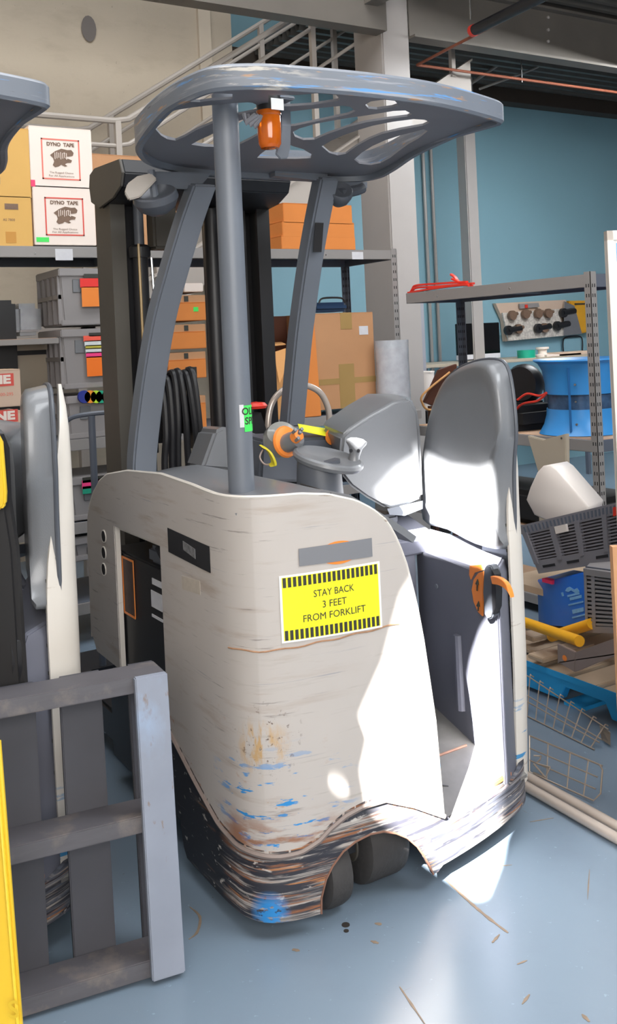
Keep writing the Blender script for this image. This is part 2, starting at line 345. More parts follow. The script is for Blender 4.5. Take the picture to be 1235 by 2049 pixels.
# left wall, out of view; its openings are added, cut to shape the sun patches
def poly_holes(outer, holes, ext):
    cu = bpy.data.curves.new('p', 'CURVE'); cu.dimensions = '2D'; cu.fill_mode = 'BOTH'; cu.extrude = ext
    for pts in [outer]+holes:
        sp = cu.splines.new('POLY'); sp.points.add(len(pts)-1); sp.use_cyclic_u = True
        for i, p in enumerate(pts): sp.points[i].co = (p[0], p[1], 0, 1)
    o = bpy.data.objects.new('p', cu); C.objects.link(o)
    dg = bpy.context.evaluated_depsgraph_get(); me = bpy.data.meshes.new_from_object(o.evaluated_get(dg))
    bm = bmesh.new(); bm.from_mesh(me); bpy.data.meshes.remove(me); bpy.data.objects.remove(o); bpy.data.curves.remove(cu)
    bmesh.ops.remove_doubles(bm, verts=bm.verts, dist=1e-5)
    return bm
hole1 = [(-3.03, 4.235), (-3.075, 4.29), (-3.07, 4.45), (-3.05, 4.56), (-3.05, 4.9), (-3.055, 5.2), (-3.045, 5.35), (-3.04, 5.735), (-2.80, 5.79), (-2.615, 5.85), (-2.62, 5.76), (-2.56, 5.635), (-2.49, 5.455), (-2.593, 5.43), (-2.98, 5.38), (-3.015, 5.35), (-3.025, 5.235), (-2.974, 5.19), (-2.897, 5.06), (-2.85, 4.92), (-2.80, 4.68), (-2.738, 4.47), (-2.755, 4.424), (-2.735, 4.32), (-2.745, 4.235)]
hole2 = [(-2.66, 4.205), (-2.692, 4.232), (-2.697, 4.262), (-2.69, 4.298), (-2.667, 4.27)]
hole5 = [(-1.885, 5.216), (-1.91, 5.229), (-1.905, 5.207), (-1.879, 5.125)]
hole6 = [(-1.981, 5.36), (-2.004, 5.38), (-2.009, 5.358), (-1.992, 5.317), (-1.979, 5.31)]
hole3 = [(-3.30, 4.372), (-3.345, 4.392), (-3.35, 4.404), (-3.30, 4.386)]
hole4 = [(-3.425, 4.447), (-3.433, 4.437), (-3.357, 4.20), (-3.35, 4.203)]
bm = poly_holes([(-5.4, 0), (6.2, 0), (6.2, 7), (-5.4, 7)], [hole1, hole2, hole3, hole4, hole5, hole6], 0.02)
for v in bm.verts: v.co = Vector((-3.5+v.co.z, v.co.x, v.co.y))
mb = MB(); mb.bm.free(); mb.bm = bm; struct(mb.build('wall_left', M['concrete'], origin=(0, 0, 0)))
# mezzanine: column, beams, corrugated deck
mb = MB(); mb.box(3.2, 3.46, 3.6, 3.98, 0, 4.6); struct(mb.build('trim_3', M['column'], bevel=0.012))
mb = MB(); mb.prism([(3.53, 3.82), (3.67, 3.82), (3.67, 3.84), (3.606, 3.84), (3.606, 4.23), (3.67, 4.23), (3.67, 4.25), (3.53, 4.25), (3.53, 4.23), (3.594, 4.23), (3.594, 3.84), (3.53, 3.84)], 'x', 3.46, 10)
struct(mb.build('trim_4', M['beam']))
mb = MB(); mb.prism([(3.53, 3.83), (3.67, 3.83), (3.67, 4.25), (3.606, 4.25), (3.53, 4.25)], 'x', -3.7, 3.2)
struct(mb.build('trim_5', M['beam']))
# bolts on the beam
for i, (px, py) in enumerate([(1097, 35), (1097, 60), (1097, 83), (975, 38)]):
    q = PY(px, py, 3.59); struct(MB().lathe([(0.014, 0), (0.014, -0.012), (0.006, -0.016)], (q.x, 3.594, q.z), (0, 1, 0), 8).build('trim_6', M['column']))
mb = MB(); prof = []
y = -1.2
while y < 6.0:
    prof += [(y, 4.27), (y+0.05, 4.27), (y+0.075, 4.34), (y+0.125, 4.34)]; y += 0.15
rings = []
for x in (3.3, 10): rings.append([(x, p[0], p[1]) for p in prof])
mb.loft(rings, caps=False, closed=False); mb.box(3.3, 10, -1.2, 6.0, 4.345, 4.42)
struct(mb.build('ceiling_deck', M['deck'], ang=20))
mb = MB(); mb.box(2.8, 10, 5.8, 5.99, 4.13, 4.34) ; struct(mb.build('trim_7', mat('dark_edge_beam', (72, 62, 54), 0.6), bevel=0.004))
q0 = PY(640, 60, 3.2); mb = MB(); mb.box(3.0, 3.12, 2.2, 3.53, 4.0, 4.25); struct(mb.build('trim_8', M['beam']))
# slim white post and conduits on the blue wall
q = PY(940, 450, 5.4); mb = MB(); mb.box(q.x-0.075, q.x+0.075, 5.33, 5.47, 0, 4.2); struct(mb.build('trim_9', M['column'], bevel=0.01))
for px in (860, 876):
    q = PY(px, 450, 5.9); mb = MB(); mb.tube([(q.x, 5.96, 0), (q.x, 5.96, 4.3)], 0.018); struct(mb.build('trim_10', M['column']))
q = PY(800, 700, 4.4); a = PY(755, 700, 4.3); b = PY(845, 600, 4.3)
struct(MB().box(a.x, b.x, 4.28, 4.32, 0, 1.95).build('wall_partition', M['panelwall'], bevel=0.004))
# sprinkler pipes
pz = 3.9
def sprinkler():
    t = thing('sprinkler_pipe', 'red-brown sprinkler pipe run with black insulated length under the deck', 'pipe', (0, 0, 0))
    c0 = PZ(835, 130, 3.72); z = c0.z; X = c0.x; YP = c0.y
    e = PZ(1105, -10, z); MB().tube([c0, (e.x, e.y, z)], 0.012).build('branch_pipe', M['pipe'], t)
    f = PY(1235, 190, YP); MB().tube([c0, (f.x+0.4, YP, z)], 0.012).build('main_pipe', M['pipe'], t)
    a_ = PZ(1070, 0, z+0.02); b_ = PZ(950, 60, z+0.02)
    MB().tube([b_, a_+(a_-b_)*0.3], 0.04, 14).build('insulation', M['black'], t)
    MB().tube([b_, b_+(b_-a_).normalized()*0.03], 0.044, 14).build('end_cap', M['red'], t)
    for (px, py, y0) in ((942, 48, None), (1058, 5, None)):
        g = PZ(px, py, z); MB().tube([g+Vector((0, 0, 0.03)), (g.x, g.y, 4.27)], 0.006).build('hanger', M['chrome'], t)
    g = PY(1045, 165, YP); MB().tube([g, (g.x, YP, 4.27)], 0.006).build('hanger', M['chrome'], t)
sprinkler()
t = thing('brace_frame', 'V-shaped pale steel brace hanging under the mezzanine deck', 'brace', (0, 0, 0))
P_ = [PY(832, 78, 5.0), PY(1065, 118, 5.0), PY(1078, 127, 5.0), PY(1068, 138, 5.0), PY(960, 178, 5.0)]
MB().tube(catmull(P_, 4), 0.012).build('brace_loop', M['stairs'], t)
MB().tube([PY(930, 176, 5.2), PY(1008, 122, 5.2)], 0.018).build('brace_strut', M['stairs'], t)
# stairs
def stairs():
    t = thing('steel_staircase', 'grey steel staircase with pipe handrails rising right behind the racks', 'staircase', (0.8, 4.4, 0))
    sl = 0.615; zt = lambda x: 2.60+(x-2.33)*sl
    for y in (3.98, 4.78):
        x0, x1 = 0.9, 4.4
        mb = MB(); mb.loft([[(x0, y, zt(x0)), (x1, y, zt(x1)), (x1, y, zt(x1)-0.31), (x0, y, zt(x0)-0.31)], [(x0, y+0.03, zt(x0)), (x1, y+0.03, zt(x1)), (x1, y+0.03, zt(x1)-0.31), (x0, y+0.03, zt(x0)-0.31)]])
        mb.loft([[(x0, y-0.03, zt(x0)), (x1, y-0.03, zt(x1)), (x1, y-0.03, zt(x1)-0.02), (x0, y-0.03, zt(x0)-0.02)], [(x0, y, zt(x0)), (x1, y, zt(x1)), (x1, y, zt(x1)-0.02), (x0, y, zt(x0)-0.02)]])
        mb.build('stringer', M['stairs'], t)
        for off, r in ((0.0, 0.022), (-0.17, 0.016), (-0.5, 0.014)):
            zr = lambda x: (3.095 if y < 4.2 else 3.2)+off+(x-1.27)*0.65
            MB().tube([(0.62, y, zr(1.27)), (1.2, y, zr(1.27)), (1.3, y, zr(1.3)), (4.3, y, zr(4.3))], r).build('handrail', M['stairs'], t)
        for x in (1.22, 1.47, 2.82, 3.55, 4.2):
            MB().bar([(x, y, zt(x)-0.05), (x, y, (3.095 if y < 4.2 else 3.2)+max(0, x-1.27)*0.65)], (0.02, 0, 0), (0, 0.02, 0)).build('baluster', M['stairs'], t)
    n = 18
    for i in range(n):
        x = 1.0+i*(3.3/n); z = zt(x)-0.12
        MB().box(x, x+0.25, 4.01, 4.78, z-0.03, z).build('tread', M['stairs'], t)
    MB().box(0.0, 1.0, 3.98, 4.81, 1.55, 1.75).build('landing', M['stairs'], t)
    for x in (0.05, 0.9):
        for y in (4.02, 4.76): MB().bar([(x, y, 0), (x, y, 1.55)], (0.03, 0, 0), (0, 0.03, 0)).build('leg', M['stairs'], t)
stairs()
# floor scuffs, bolt holes
for px, py, r in ((692, 1851, 0.011), (693, 1863, 0.007)):
    q = PZ(px, py, 0); struct(MB().lathe([(r, 0), (r, 0.0015)], (q.x, q.y, 0), (0, 0, 1), 12).build('trim_11', M['hole']))
def scuff(pts, w_):
    P = catmull([PZ(a_, b_, 0) for a_, b_ in pts], 6); mb = MB(); L = []; 
    for i, p in enumerate(P):
        t_ = (P[min(i+1, len(P)-1)]-P[max(i-1, 0)]).normalized(); n_ = Vector((-t_.y, t_.x, 0)); ww = w_*(0.4+0.6*math.sin(math.pi*i/(len(P)-1)))*random.uniform(0.6, 1.2)
        L.append([p+n_*ww+Vector((0, 0, 0.0004)), p-n_*ww+Vector((0, 0, 0.0004)), p-n_*ww+Vector((0, 0, 0.0009)), p+n_*ww+Vector((0, 0, 0.0009))])
    mb.loft(L); struct(mb.build('trim_12', M['floormark']))
scuff([(893, 1762), (940, 1805), (975, 1835), (1017, 1867)], 0.006)
scuff([(985, 1887), (1000, 1870)], 0.004); scuff([(1035, 1930), (1055, 1922)], 0.003); scuff([(1045, 2010), (1060, 1990)], 0.004); scuff([(1165, 2030), (1180, 2045)], 0.005)
scuff([(800, 1975), (850, 2049)], 0.003); scuff([(380, 1815), (400, 1835), (395, 1865), (378, 1880)], 0.004); scuff([(585, 1900), (600, 1903)], 0.006); scuff([(742, 1883), (758, 1888)], 0.006); scuff([(750, 1848), (764, 1850)], 0.006)
scuff([(1180, 1740), (1176, 1800)], 0.0015); scuff([(1000, 1733), (1025, 1731)], 0.002); scuff([(1060, 1645), (1108, 1637)], 0.002)
# ================================================================== REACH TRUCK
PLAN = catmull([(-.03, 1.25, 0), (-.038, .8, 0), (-.045, .4, 0), (-.049, .14, 0), (-.046, .05, 0), (-.037, -.01, 0), (-.005, -.062, 0), (.055, -.092, 0), (.139, -.110, 0), (.25, -.125, 0), (.40, -.136, 0), (.52, -.130, 0), (.68, -.101, 0), (.84, -.057, 0), (.93, -.02, 0), (.985, .03, 0), (1.005, .10, 0), (1.01, .34, 0)], 10)
SL = [0.0]
for a_, b_ in zip(PLAN[:-1], PLAN[1:]): SL.append(SL[-1]+(b_-a_).length)
def plan(s, off=0.0):
    s = max(0, min(SL[-1]-1e-6, s)); lo, hi = 0, len(SL)-1
    while hi-lo > 1:
        m_ = (lo+hi)//2
        if SL[m_] <= s: lo = m_
        else: hi = m_
    f = (s-SL[lo])/(SL[hi]-SL[lo]); p = PLAN[lo].lerp(PLAN[hi], f); t_ = (PLAN[hi]-PLAN[lo]).normalized()
    i0 = max(0, lo-1); i1 = min(len(PLAN)-1, hi+1); t_ = (PLAN[i1]-PLAN[i0]).normalized()
    n_ = Vector((-t_.y, t_.x, 0))*-1   # outward: path runs rearwards on the left, then to the right
    return p+n_*off
def s_of(x=None, y=None):
    best = None
    for i, p in enumerate(PLAN):
        if y is not None:
            if p.x > 0.2: continue
            d = abs(p.y-y)
        else:
            if p.y > 0.05 and x < .95: continue
            d = abs(p.x-x)
        if best is None or d < best[0]: best = (d, i)
    i = best[1]
    for j in (i-1, i):
        if 0 <= j < len(PLAN)-1:
            a_, b_ = (PLAN[j].x, PLAN[j+1].x) if y is None else (PLAN[j].y, PLAN[j+1].y); q = x if y is None else y
            if min(a_, b_) <= q <= max(a_, b_) and a_ != b_: return SL[j]+(SL[j+1]-SL[j])*(q-a_)/(b_-a_)
    return SL[i]
def surf(cols, off=0.0):
    """cols: list of (s, [z...]) with equal-length z lists -> grid that follows the plan"""
    mb = MB(); prev = None
    for s, zs in cols:
        cur = [mb.v((*plan(s, off)[:2], z)) for z in zs]
        if prev:
            for k in range(len(zs)-1): mb.bm.faces.new((prev[k], cur[k], cur[k+1], prev[k+1]))
        prev = cur
    return mb
def thick(mb, t_):
    bmesh.ops.remove_doubles(mb.bm, verts=mb.bm.verts, dist=1e-5)
    bmesh.ops.recalc_face_normals(mb.bm, faces=mb.bm.faces)
    mb.bm.normal_update()
    f0 = sum((f.normal.y if f.calc_center_median().y < 0 else f.normal.x)*f.calc_area() for f in mb.bm.faces)
    if f0 > 0: bmesh.ops.reverse_faces(mb.bm, faces=mb.bm.faces)
    bmesh.ops.solidify(mb.bm, geom=list(mb.bm.faces), thickness=t_)
    return mb
def zs(a, b, n): return [a+(b-a)*i/n for i in range(n+1)]
S46, S88 = s_of(y=.46), s_of(y=.88)
ZT = [(s_of(y=1.19), .50), (s_of(y=1.185), .86), (s_of(y=1.17), .94), (s_of(y=1.13), 1.0), (s_of(y=1.09), 1.04), (s_of(y=1.02), 1.085), (s_of(y=.93), 1.118), (s_of(y=.72), 1.15), (s_of(y=.43), 1.168), (s_of(y=.2), 1.160), (s_of(y=.05), 1.15), (s_of(x=0), 1.150), (s_of(x=.12), 1.148), (s_of(x=.2), 1.138), (s_of(x=.28), 1.113), (s_of(x=.33), 1.085), (s_of(x=.376), 1.046), (s_of(x=.41), .985), (s_of(x=.437), .912), (s_of(x=.462), .81), (s_of(x=.479), .723), (s_of(x=.50), .57), (s_of(x=.517), .446), (s_of(x=.525), .30), (s_of(x=.53), .20)]
ZG = [(s_of(y=.46), .40), (s_of(y=.36), .353), (s_of(y=.258), .306), (s_of(y=.12), .25), (s_of(y=.03), .232), (s_of(x=-.02), .226), (s_of(x=.03), .220), (s_of(x=.08), .222), (s_of(x=.13), .240), (s_of(x=.164), .265), (s_of(x=.21), .288), (s_of(x=.264), .300), (s_of(x=.33), .300), (s_of(x=.42), .26), (s_of(x=.53), .195)]
def truck():
    T = thing('reach_truck', 'grey-white stand-up reach forklift with STAY BACK sign on its scraped rear', 'forklift', (0, 0, 0))
    # --- cover, in three joined strips round the battery window
    rimc = sorted(set([S46, S88]+[z[0] for z in ZT]+[S46+(SL[-1]-S46)*i/60 for i in range(40)]+[S88-0.03, S88-0.012, S46+0.0, (S46+S88)/2]))
    send = s_of(x=.53); s0 = s_of(y=1.19)
    rimc = [s for s in rimc if s0 <= s <= send]
    mb = MB(); up_cols = []; lo1 = []; lo3 = []
    def mid(s):
        if s < S46+0.3: return .95
        zb, zt_ = lerp_tab(ZG, s), lerp_tab(ZT, s); return min(.95, zb+.75*(zt_-zb))
    def bow(p, s, z): return p
    for s in rimc:
        m_ = mid(s); zt_ = max(lerp_tab(ZT, s), 0)
        m_ = min(m_, zt_-0.003)
        up_cols.append((s, zs(m_, zt_, 5)))
        if s <= S88+1e-9: lo1.append((s, zs(.46 if s > s0+.05 else .46+(s0+.05-s)*1.5, m_, 8)))
        if s >= S46-1e-9:
            zb = lerp_tab(ZG, s); lo3.append((s, zs(min(zb, m_-0.003), m_, 14)))
    A = surf(up_cols); 
    for cols in (lo1, lo3):
        B = surf(cols); me = bpy.data.meshes.new('x'); B.bm.to_mesh(me); B.bm.free(); A.bm.from_mesh(me); bpy.data.meshes.remove(me)
    thick(A, 0.008); A.build('rear_cover', M['cream'], T, ang=35)
    # rolled lip under the cover and along the top rim
    ss = [S46+(send-S46)*i/70 for i in range(71)]
    MB().tube([(*plan(s, 0.002)[:2], lerp_tab(ZG, s)) for s in ss], 0.007, 6).build('cover_seam', mat('brown_grey_seam', (132, 118, 112), 0.5, var=0.1, vscale=30), T)
    MB().tube([(*plan(s, -.004)[:2], lerp_tab(ZT, s)) for s in [s_of(y=1.15)+(send-s_of(y=1.15))*i/110 for i in range(111)]], 0.0055, 6).build('cover_rim', M['cream_plain'], T)
    # crease across the cover
    cs = [s_of(y=.02)+(s_of(x=.40)-s_of(y=.02))*i/30 for i in range(31)]
    MB().tube([(*plan(s, 0.0005)[:2], .752+.022*max(0, (s-s_of(x=.05)))*1.6+.002*math.sin(s*60)) for s in cs], 0.0022, 5).build('cover_dent', mat('rusty_scratch', (165, 125, 95), 0.6, var=0.25, vscale=60), T)
    # window reveal and battery
    MB().box(-.035, -.018, .872, .885, .46, .95).build('window_reveal', M['cream_plain'], T)
    MB().box(-.02, .03, .46, .88, .935, .95).build('window_reveal', M['cream_plain'], T)
    # --- skirt with wheel arch
    arch = [(.128, .05), (.130, .09), (.145, .135), (.165, .165), (.198, .196), (.235, .212), (.28, .22), (.32, .216), (.36, .20), (.395, .178), (.427, .145), (.45, .11), (.468, .075), (.48, .05)]
    skirt_cols = []
    def skt(s):
        x = plan(s).x; y_ = plan(s).y
        if s < send: return lerp_tab(ZG, s)+.012
        return lerp_tab([(send, .205), (s_of(x=.56), .172), (s_of(x=.84), .165), (s_of(x=.95), .20), (SL[-1], .22)], s)
    sk = sorted(set([S46+.0, s_of(y=.40)]+[S46+(SL[-1]-S46)*i/90 for i in range(91)]+[s_of(x=a_) for a_, _ in arch]))
    for s in sk:
        p = plan(s); zb = .05 if not (p.y > .37 and p.x < .2) else .05+(p.y-.37)*3.6
        if p.y < 0 and .128 < p.x < .48: zb = lerp_tab(arch, p.x)
        if p.y < 0.05 and p.x > .5: zb = .062+.01*max(0, (p.x-.5)) 
        zt_ = skt(s); skirt_cols.append((s, zs(zb, max(zt_, zb+.01), 4)))
    thick(surf(skirt_cols, 0.0), 0.012).build('skirt', M['skirt'], T, ang=35)
    MB().tube([(*plan(s_of(x=a_), .0)[:2], b_) for a_, b_ in arch], 0.003, 6).build('arch_lip', mat('rust_edge', (128, 92, 76), 0.6, var=0.2, vscale=30), T)
    # dark steel side chassis
    MB().box(.0, .95, .42, 1.1, .08, .40).build('chassis', M['black'], T, bevel=.01)
    MB().box(.03, .5, .30, .42, .08, .9).build('chassis', M['black'], T)
    # battery with lid and labels
    bt = MB().box(-.012, .93, .50, .98, .40, .86).build('battery', M['black'], T, bevel=.006)
    MB().box(-.005, .90, .52, .66, .86, .915).build('battery_connector', M['darkplastic'], bt, bevel=.012)
    MB().tube([(.01, .60, .90), (-.01, .56, .92), (.0, .52, .87)], .010).build('cable', M['black'], bt)
    cr_ = lambda px, py: PX(px, py, -.014)
    a_ = cr_(245, 1112); c_ = cr_(272, 1237)
    decal('warning_sheet', mat('dark_warning_sheet', (70, 52, 48), 0.5, var=0.3, vscale=60), bt, (-.0125, a_.y, c_.z), (0, -1, 0), (0, 0, 1), abs(a_.y-c_.y), a_.z-c_.z)
    for z in (a_.z-.002, c_.z): MB().box(-.0165, -.0148, c_.y, a_.y, z-.004, z+.003).build('sheet_border', M['orange'], bt)
    for y_ in (a_.y, c_.y): MB().box(-.0165, -.0148, y_-.003, y_+.003, c_.z, a_.z).build('sheet_border', M['orange'], bt)
    for p1, p2 in (((304, 1156), (324, 1178)), ((302, 1180), (325, 1225)), ((304, 1228), (326, 1246))):
        a_, c_ = cr_(*p1), cr_(*p2)
        decal('paper_label', M['label'], bt, (-.0125, a_.y, c_.z), (0, -1, 0), (0, 0, 1), abs(a_.y-c_.y), a_.z-c_.z)
    # three round holes in the front of the cover
    for px, py in ((209, 1073), (209, 1106), (209, 1139)):
        p = PX(px, py, -.034); h = MB(); h.lathe([(.019, 0), (.019, -.004), (.014, -.004)], (-.034, p.y, p.z), (1, 0, 0), 16)
        hb = h.build('vent_hole', M['rackhole'], T)
        MB().tube([(-.036, p.y+.021*math.cos(k*.4), p.z+.021*math.sin(k*.4)) for k in range(16)], .0025, 5, closed=True).build('hole_rim', M['cream_plain'], hb)
    # --- stickers that follow the curved rear
    sx0 = s_of(x=.052); 
    def conf(off):
        return lambda u, v_: Vector((*plan(u, off)[:2], v_))
    def patch(name, m, u0, u1, za, zb, off, zc=None, zd=None, n=10, parent=T):
        mb = MB(); R_ = []
        for i in range(n+1):
            u = u0+(u1-u0)*i/n; b0 = za+(zc-za)*i/n if zc is not None else za; t0 = zb+(zd-zb)*i/n if zd is not None else zb
            p = plan(u, off); q = plan(u, off-.0012); R_.append([(p.x, p.y, b0), (p.x, p.y, t0), (q.x, q.y, t0), (q.x, q.y, b0)])
        return mb.loft(R_).build(name, m, parent)
    def pr(px, py):
        # ray against the rear surface
        s = s_of(x=.2)
        for _ in range(25):
            y_ = plan(s).y; q = PY(px, py, y_); s = s_of(x=max(-.03, min(.9, q.x)))
        return s, q.z
    (uA, zA), (uB, zB), (uC, zC), (uD, zD) = pr(557, 1153), pr(762, 1122), pr(565, 1287), pr(761, 1255)
    sg = patch('warning_sign', M['white'], (uA+uC)/2, (uB+uD)/2, zC, zA, .0022, zD, zB)
    U0_, U1_ = (uA+uC)/2, (uB+uD)/2; ZB0, ZT0, ZB1, ZT1 = zC, zA, zD, zB
    def S(u, v_):  # 0..1 sign coordinates
        return U0_+(U1_-U0_)*u, (ZB0+(ZB1-ZB0)*u)*(1-v_)+(ZT0+(ZT1-ZT0)*u)*v_
    def spatch(name, m, u0, u1, v0, v1, off, n=6):
        a0, b0 = S(u0, v0); a1, b1 = S(u1, v0); _, t0 = S(u0, v1); _, t1 = S(u1, v1)
        return patch(name, m, a0, a1, b0, t0, off, b1, t1, n, sg)
    spatch('yellow_field', M['yellowsign'], .022, .978, .03, .97, .003)
    mb = MB()
    for v0, v1 in ((.035, .18), (.82, .965)):
        for k in range(20):
            u0 = .03+k*.0478; a0, b0 = S(u0, v0); a1, b1 = S(u0+.029, v0); _, t0 = S(u0, v1); _, t1 = S(u0+.029, v1)
            R_ = []
            for uu, bb, tt in ((a0, b0, t0), (a1, b1, t1)):
                p = plan(uu, .0038); q = plan(uu, .003); R_.append([(p.x, p.y, bb), (p.x, p.y, tt), (q.x, q.y, tt), (q.x, q.y, bb)])
            mb.loft(R_)
    mb.build('hazard_bars', M['ink'], sg)['kind'] = 'stuff'
    sl_ = (ZT1-ZT0)/(U1_-U0_)
    for line, v_, sz, wd in (('STAY BACK', .67, .026, .118), ('3 FEET', .495, .026, .070), ('FROM FORKLIFT', .325, .026, .182)):
        uc, zc = S(.515, v_)
        text(line, sz, (0, 0, 0), (1, 0, 0), (0, 0, 1), 'lettering', M['ink'], sg, bold=0.0, conform=lambda a_, b_, uc=uc, zc=zc: Vector((*plan(uc+a_, .004)[:2], zc+b_*1.0+a_*sl_)), width=wd)
    # grey sticker with an orange oval half hidden behind it
    (u1, z1), (u2, z2), (u3, z3), (u4, z4) = pr(597, 1098), pr(743, 1076), pr(597, 1133), pr(745, 1113)
    mb = MB(); uc, zc = (u1+u2)/2+.008, (z1+z4)/2; R1 = []; R2 = []
    for k in range(28):
        th = 2*math.pi*k/28; uu = uc+.058*math.cos(th); zz = zc+.0305*math.sin(th)
        R1.append((*plan(uu, .001)[:2], zz)); R2.append((*plan(uu, .0016)[:2], zz))
    mb.loft([R1, R2]).build('orange_oval', M['orange'], T)
    patch('grey_sticker', M['mask'], u1, u2, z3, z1, .003, z4, z2)
    # black plaque on the left flank
    def pl(px, py): p = PX(px, py, -.047); return s_of(y=p.y), p.z
    (u1, z1), (u2, z2), (u3, z3), (u4, z4) = pl(335, 1056), pl(421, 1093), pl(339, 1105), pl(423, 1146)
    pq = patch('black_plaque', M['black'], u1, u2, z3, z1, .002, z4, z2)
    (a1, b1), (a2, b2) = pl(368, 1082), pl(394, 1118)
    patch('worn_silver_print', mat('worn_silver_print', (110, 110, 112), 0.4, var=0.5, vscale=90), a1, a2, b2+.012, b1, .0032, b2, b1-.01, parent=pq)
    patch('faded_print', mat('faded_print', (182, 172, 160), 0.5, var=0.08, vscale=60), *[pl(364, 1160)[0], pl(402, 1180)[0]], pl(364, 1178)[1], pl(364, 1152)[1], .0008, pl(402, 1190)[1], pl(402, 1163)[1])
    # --- cowl deck
    mb = MB(); cols = []
    xs = [-.03, .03, .1, .2, .28, .34, .40, .46, .50]; ys = [-.10, -.05, .02, .12, .3, .5, .7, .9, 1.05]
    def cz(x, y_): return 1.128 - .9*max(0, x-.24)**1.35 - .18*max(0, y_-.75) - (.02 if x < 0 else 0) + .02*math.exp(-((x-.2)/.1)**2)
    for y_ in ys: cols.append([(max(x, plan(s_of(x=max(0.0, x))).x if False else x), max(y_, plan(s_of(x=x)).y+.012) if x > .02 else max(y_, -.03), cz(x, y_)) for x in xs])
    g = [[mb.v(p) for p in c_] for c_ in cols]
    for a_, b_ in zip(g[:-1], g[1:]):
        for i in range(len(xs)-1): mb.bm.faces.new((a_[i], a_[i+1], b_[i+1], b_[i]))
    bmesh.ops.recalc_face_normals(mb.bm, faces=mb.bm.faces); bmesh.ops.solidify(mb.bm, geom=list(mb.bm.faces), thickness=.02)
    mb.build('cowl_deck', M['plastic'], T, ang=40)
    MB().tube([(.22, -.10, 1.137), (.23, .0, 1.14), (.26, .12, 1.135)], .003, 6).build('deck_joint', M['black'], T)
    # raised housings on the deck
    P_ = lambda px, py, y_: PY(px, py, y_)
    f = [P_(403, 938, .75), P_(430, 862, .75), P_(447, 854, .75), P_(480, 858, .75), P_(520, 870, .75), P_(560, 950, .75)]
    mb = MB(); mb.loft([f, [p+Vector((.03, .2, -.01)) for p in f]]); mb.build('deck_housing', M['plastic'], T, bevel=.012)
    f = [P_(520, 965, .62), P_(525, 880, .62), P_(700, 872, .62), P_(705, 965, .62)]
    mb = MB(); mb.loft([f, [p+Vector((0, .16, .01)) for p in f]]); mb.build('front_console', M['darkplastic'], T, bevel=.01)
    a_, b_ = P_(600, 852, .60), P_(672, 864, .60)
    mb = MB(); mb.hexa([P_(600, 862, .61), P_(672, 877, .61), P_(596, 850, .68), P_(668, 862, .68)]+[p+Vector((0, 0, .004)) for p in (P_(600, 862, .61), P_(672, 877, .61), P_(596, 850, .68), P_(668, 862, .68))])
    mb.build('yellow_tape_label', M['yellowsign'], T)
    q = P_(669, 874, .60); MB().lathe([(.03, 0), (.03, .004)], (q.x, .613, q.z), (0, -1, 0), 20).build('orange_oval_badge', M['orange'], T)
    # multi-function control handle: clear dome, orange disc, grey and orange grip
    q = P_(572, 884, .42)
    ch = MB().lathe([(.012, -.014), (.046, -.01), (.052, 0), (.048, .008), (.03, .012), (.001, .013)], q, (.18, -.95, .18), 24).build('control_handle', M['orange'], T)
    q2 = P_(563, 878, .50); MB().lathe([(.062, -.02), (.06, .01), (.045, .035), (.02, .045), (.001, .047)], q2, (-.3, -.5, .5), 24).build('dome', mat('pale_grey_dome', (150, 150, 146), 0.2, coat=.5), ch)
    q3 = P_(592, 880, .37); MB().lathe([(.030, -.045), (.031, -.02), (.027, .01), (.018, .02), (.001, .022)], q3, (.25, -.9, .3), 20).build('grip', M['plastic'], ch)
    q4 = P_(597, 871, .34); MB().lathe([(.019, -.02), (.018, .004), (.010, .010), (.001, .011)], q4, (.15, -.8, .5), 18).build('grip_cap', M['orange'], ch)
    for i, (px, py) in enumerate(((590, 862), (600, 866), (596, 878), (603, 860))):
        q5 = P_(px, py, .328); MB().lathe([(.005, -.012), (.006, .006), (.001, .008)], q5, (.15, -.8, .5), 10).build('button', M['plastic'], ch)
    # steering tiller
    c0 = P_(643, 965, .27); 
    st = MB().lathe([(.075, -.04), (.072, .0), (.07, .05), (.067, .085)], (c0.x, .28, 1.09), (0, 0, 1), 28).build('steering_column', M['darkplastic'], T)
    n_ = Vector((.15, -.24, 1)).normalized(); cc = Vector((c0.x+.035, .28, 1.172))
    wh = MB().lathe([(.02, -.022), (.08, -.020), (.106, -.012), (.114, .0), (.112, .009), (.104, .014), (.09, .011), (.05, .005), (.001, .005)], cc, n_, 36).build('steering_disc', M['plastic'], T)
    k0 = P_(708, 925, .26); k1 = P_(713, 888, .26)
    MB().lathe([(.018, 0), (.016, .02), (.022, .045), (.033, .06), (.034, .068), (.02, .076), (.001, .078)], k0, k1-k0, 20).build('steering_knob', M['plastic'], wh)
    for px in (702, 717): 
        q = P_(px, 902, .232); MB().lathe([(.006, 0), (.006, .002)], q, (0, -1, 0), 12).build('knob_hole', M['black'], wh)
    MB().bar(catmull([P_(524, 893, .44), P_(536, 900, .42), P_(545, 915, .41), P_(548, 928, .41), P_(540, 931, .42)], 5), (.004, 0, 0), (0, .012, .004)).build('yellow_strap', M['olive_strap'], T)
    MB().tube(catmull([P_(526, 900, .44), P_(520, 915, .43), P_(528, 928, .42), P_(538, 930, .42)], 4), .003).build('brass_ring', M['channel'], T)
    # knee and arm pad pod
    fp = ((683, 950), (682, 900), (685, 872), (702, 856), (742, 830), (790, 803), (820, 797), (836, 822), (841, 870), (846, 998), (812, 1012), (775, 1020), (735, 998), (703, 975))
    bp = ((668, 900), (655, 872), (643, 856), (648, 843), (690, 812), (733, 787), (780, 787), (822, 794), (838, 840), (842, 960), (812, 985), (775, 985), (735, 970), (690, 940))
    f = [P_(*p, .46) for p in fp]; b_ = [P_(*p, .66) for p in bp]
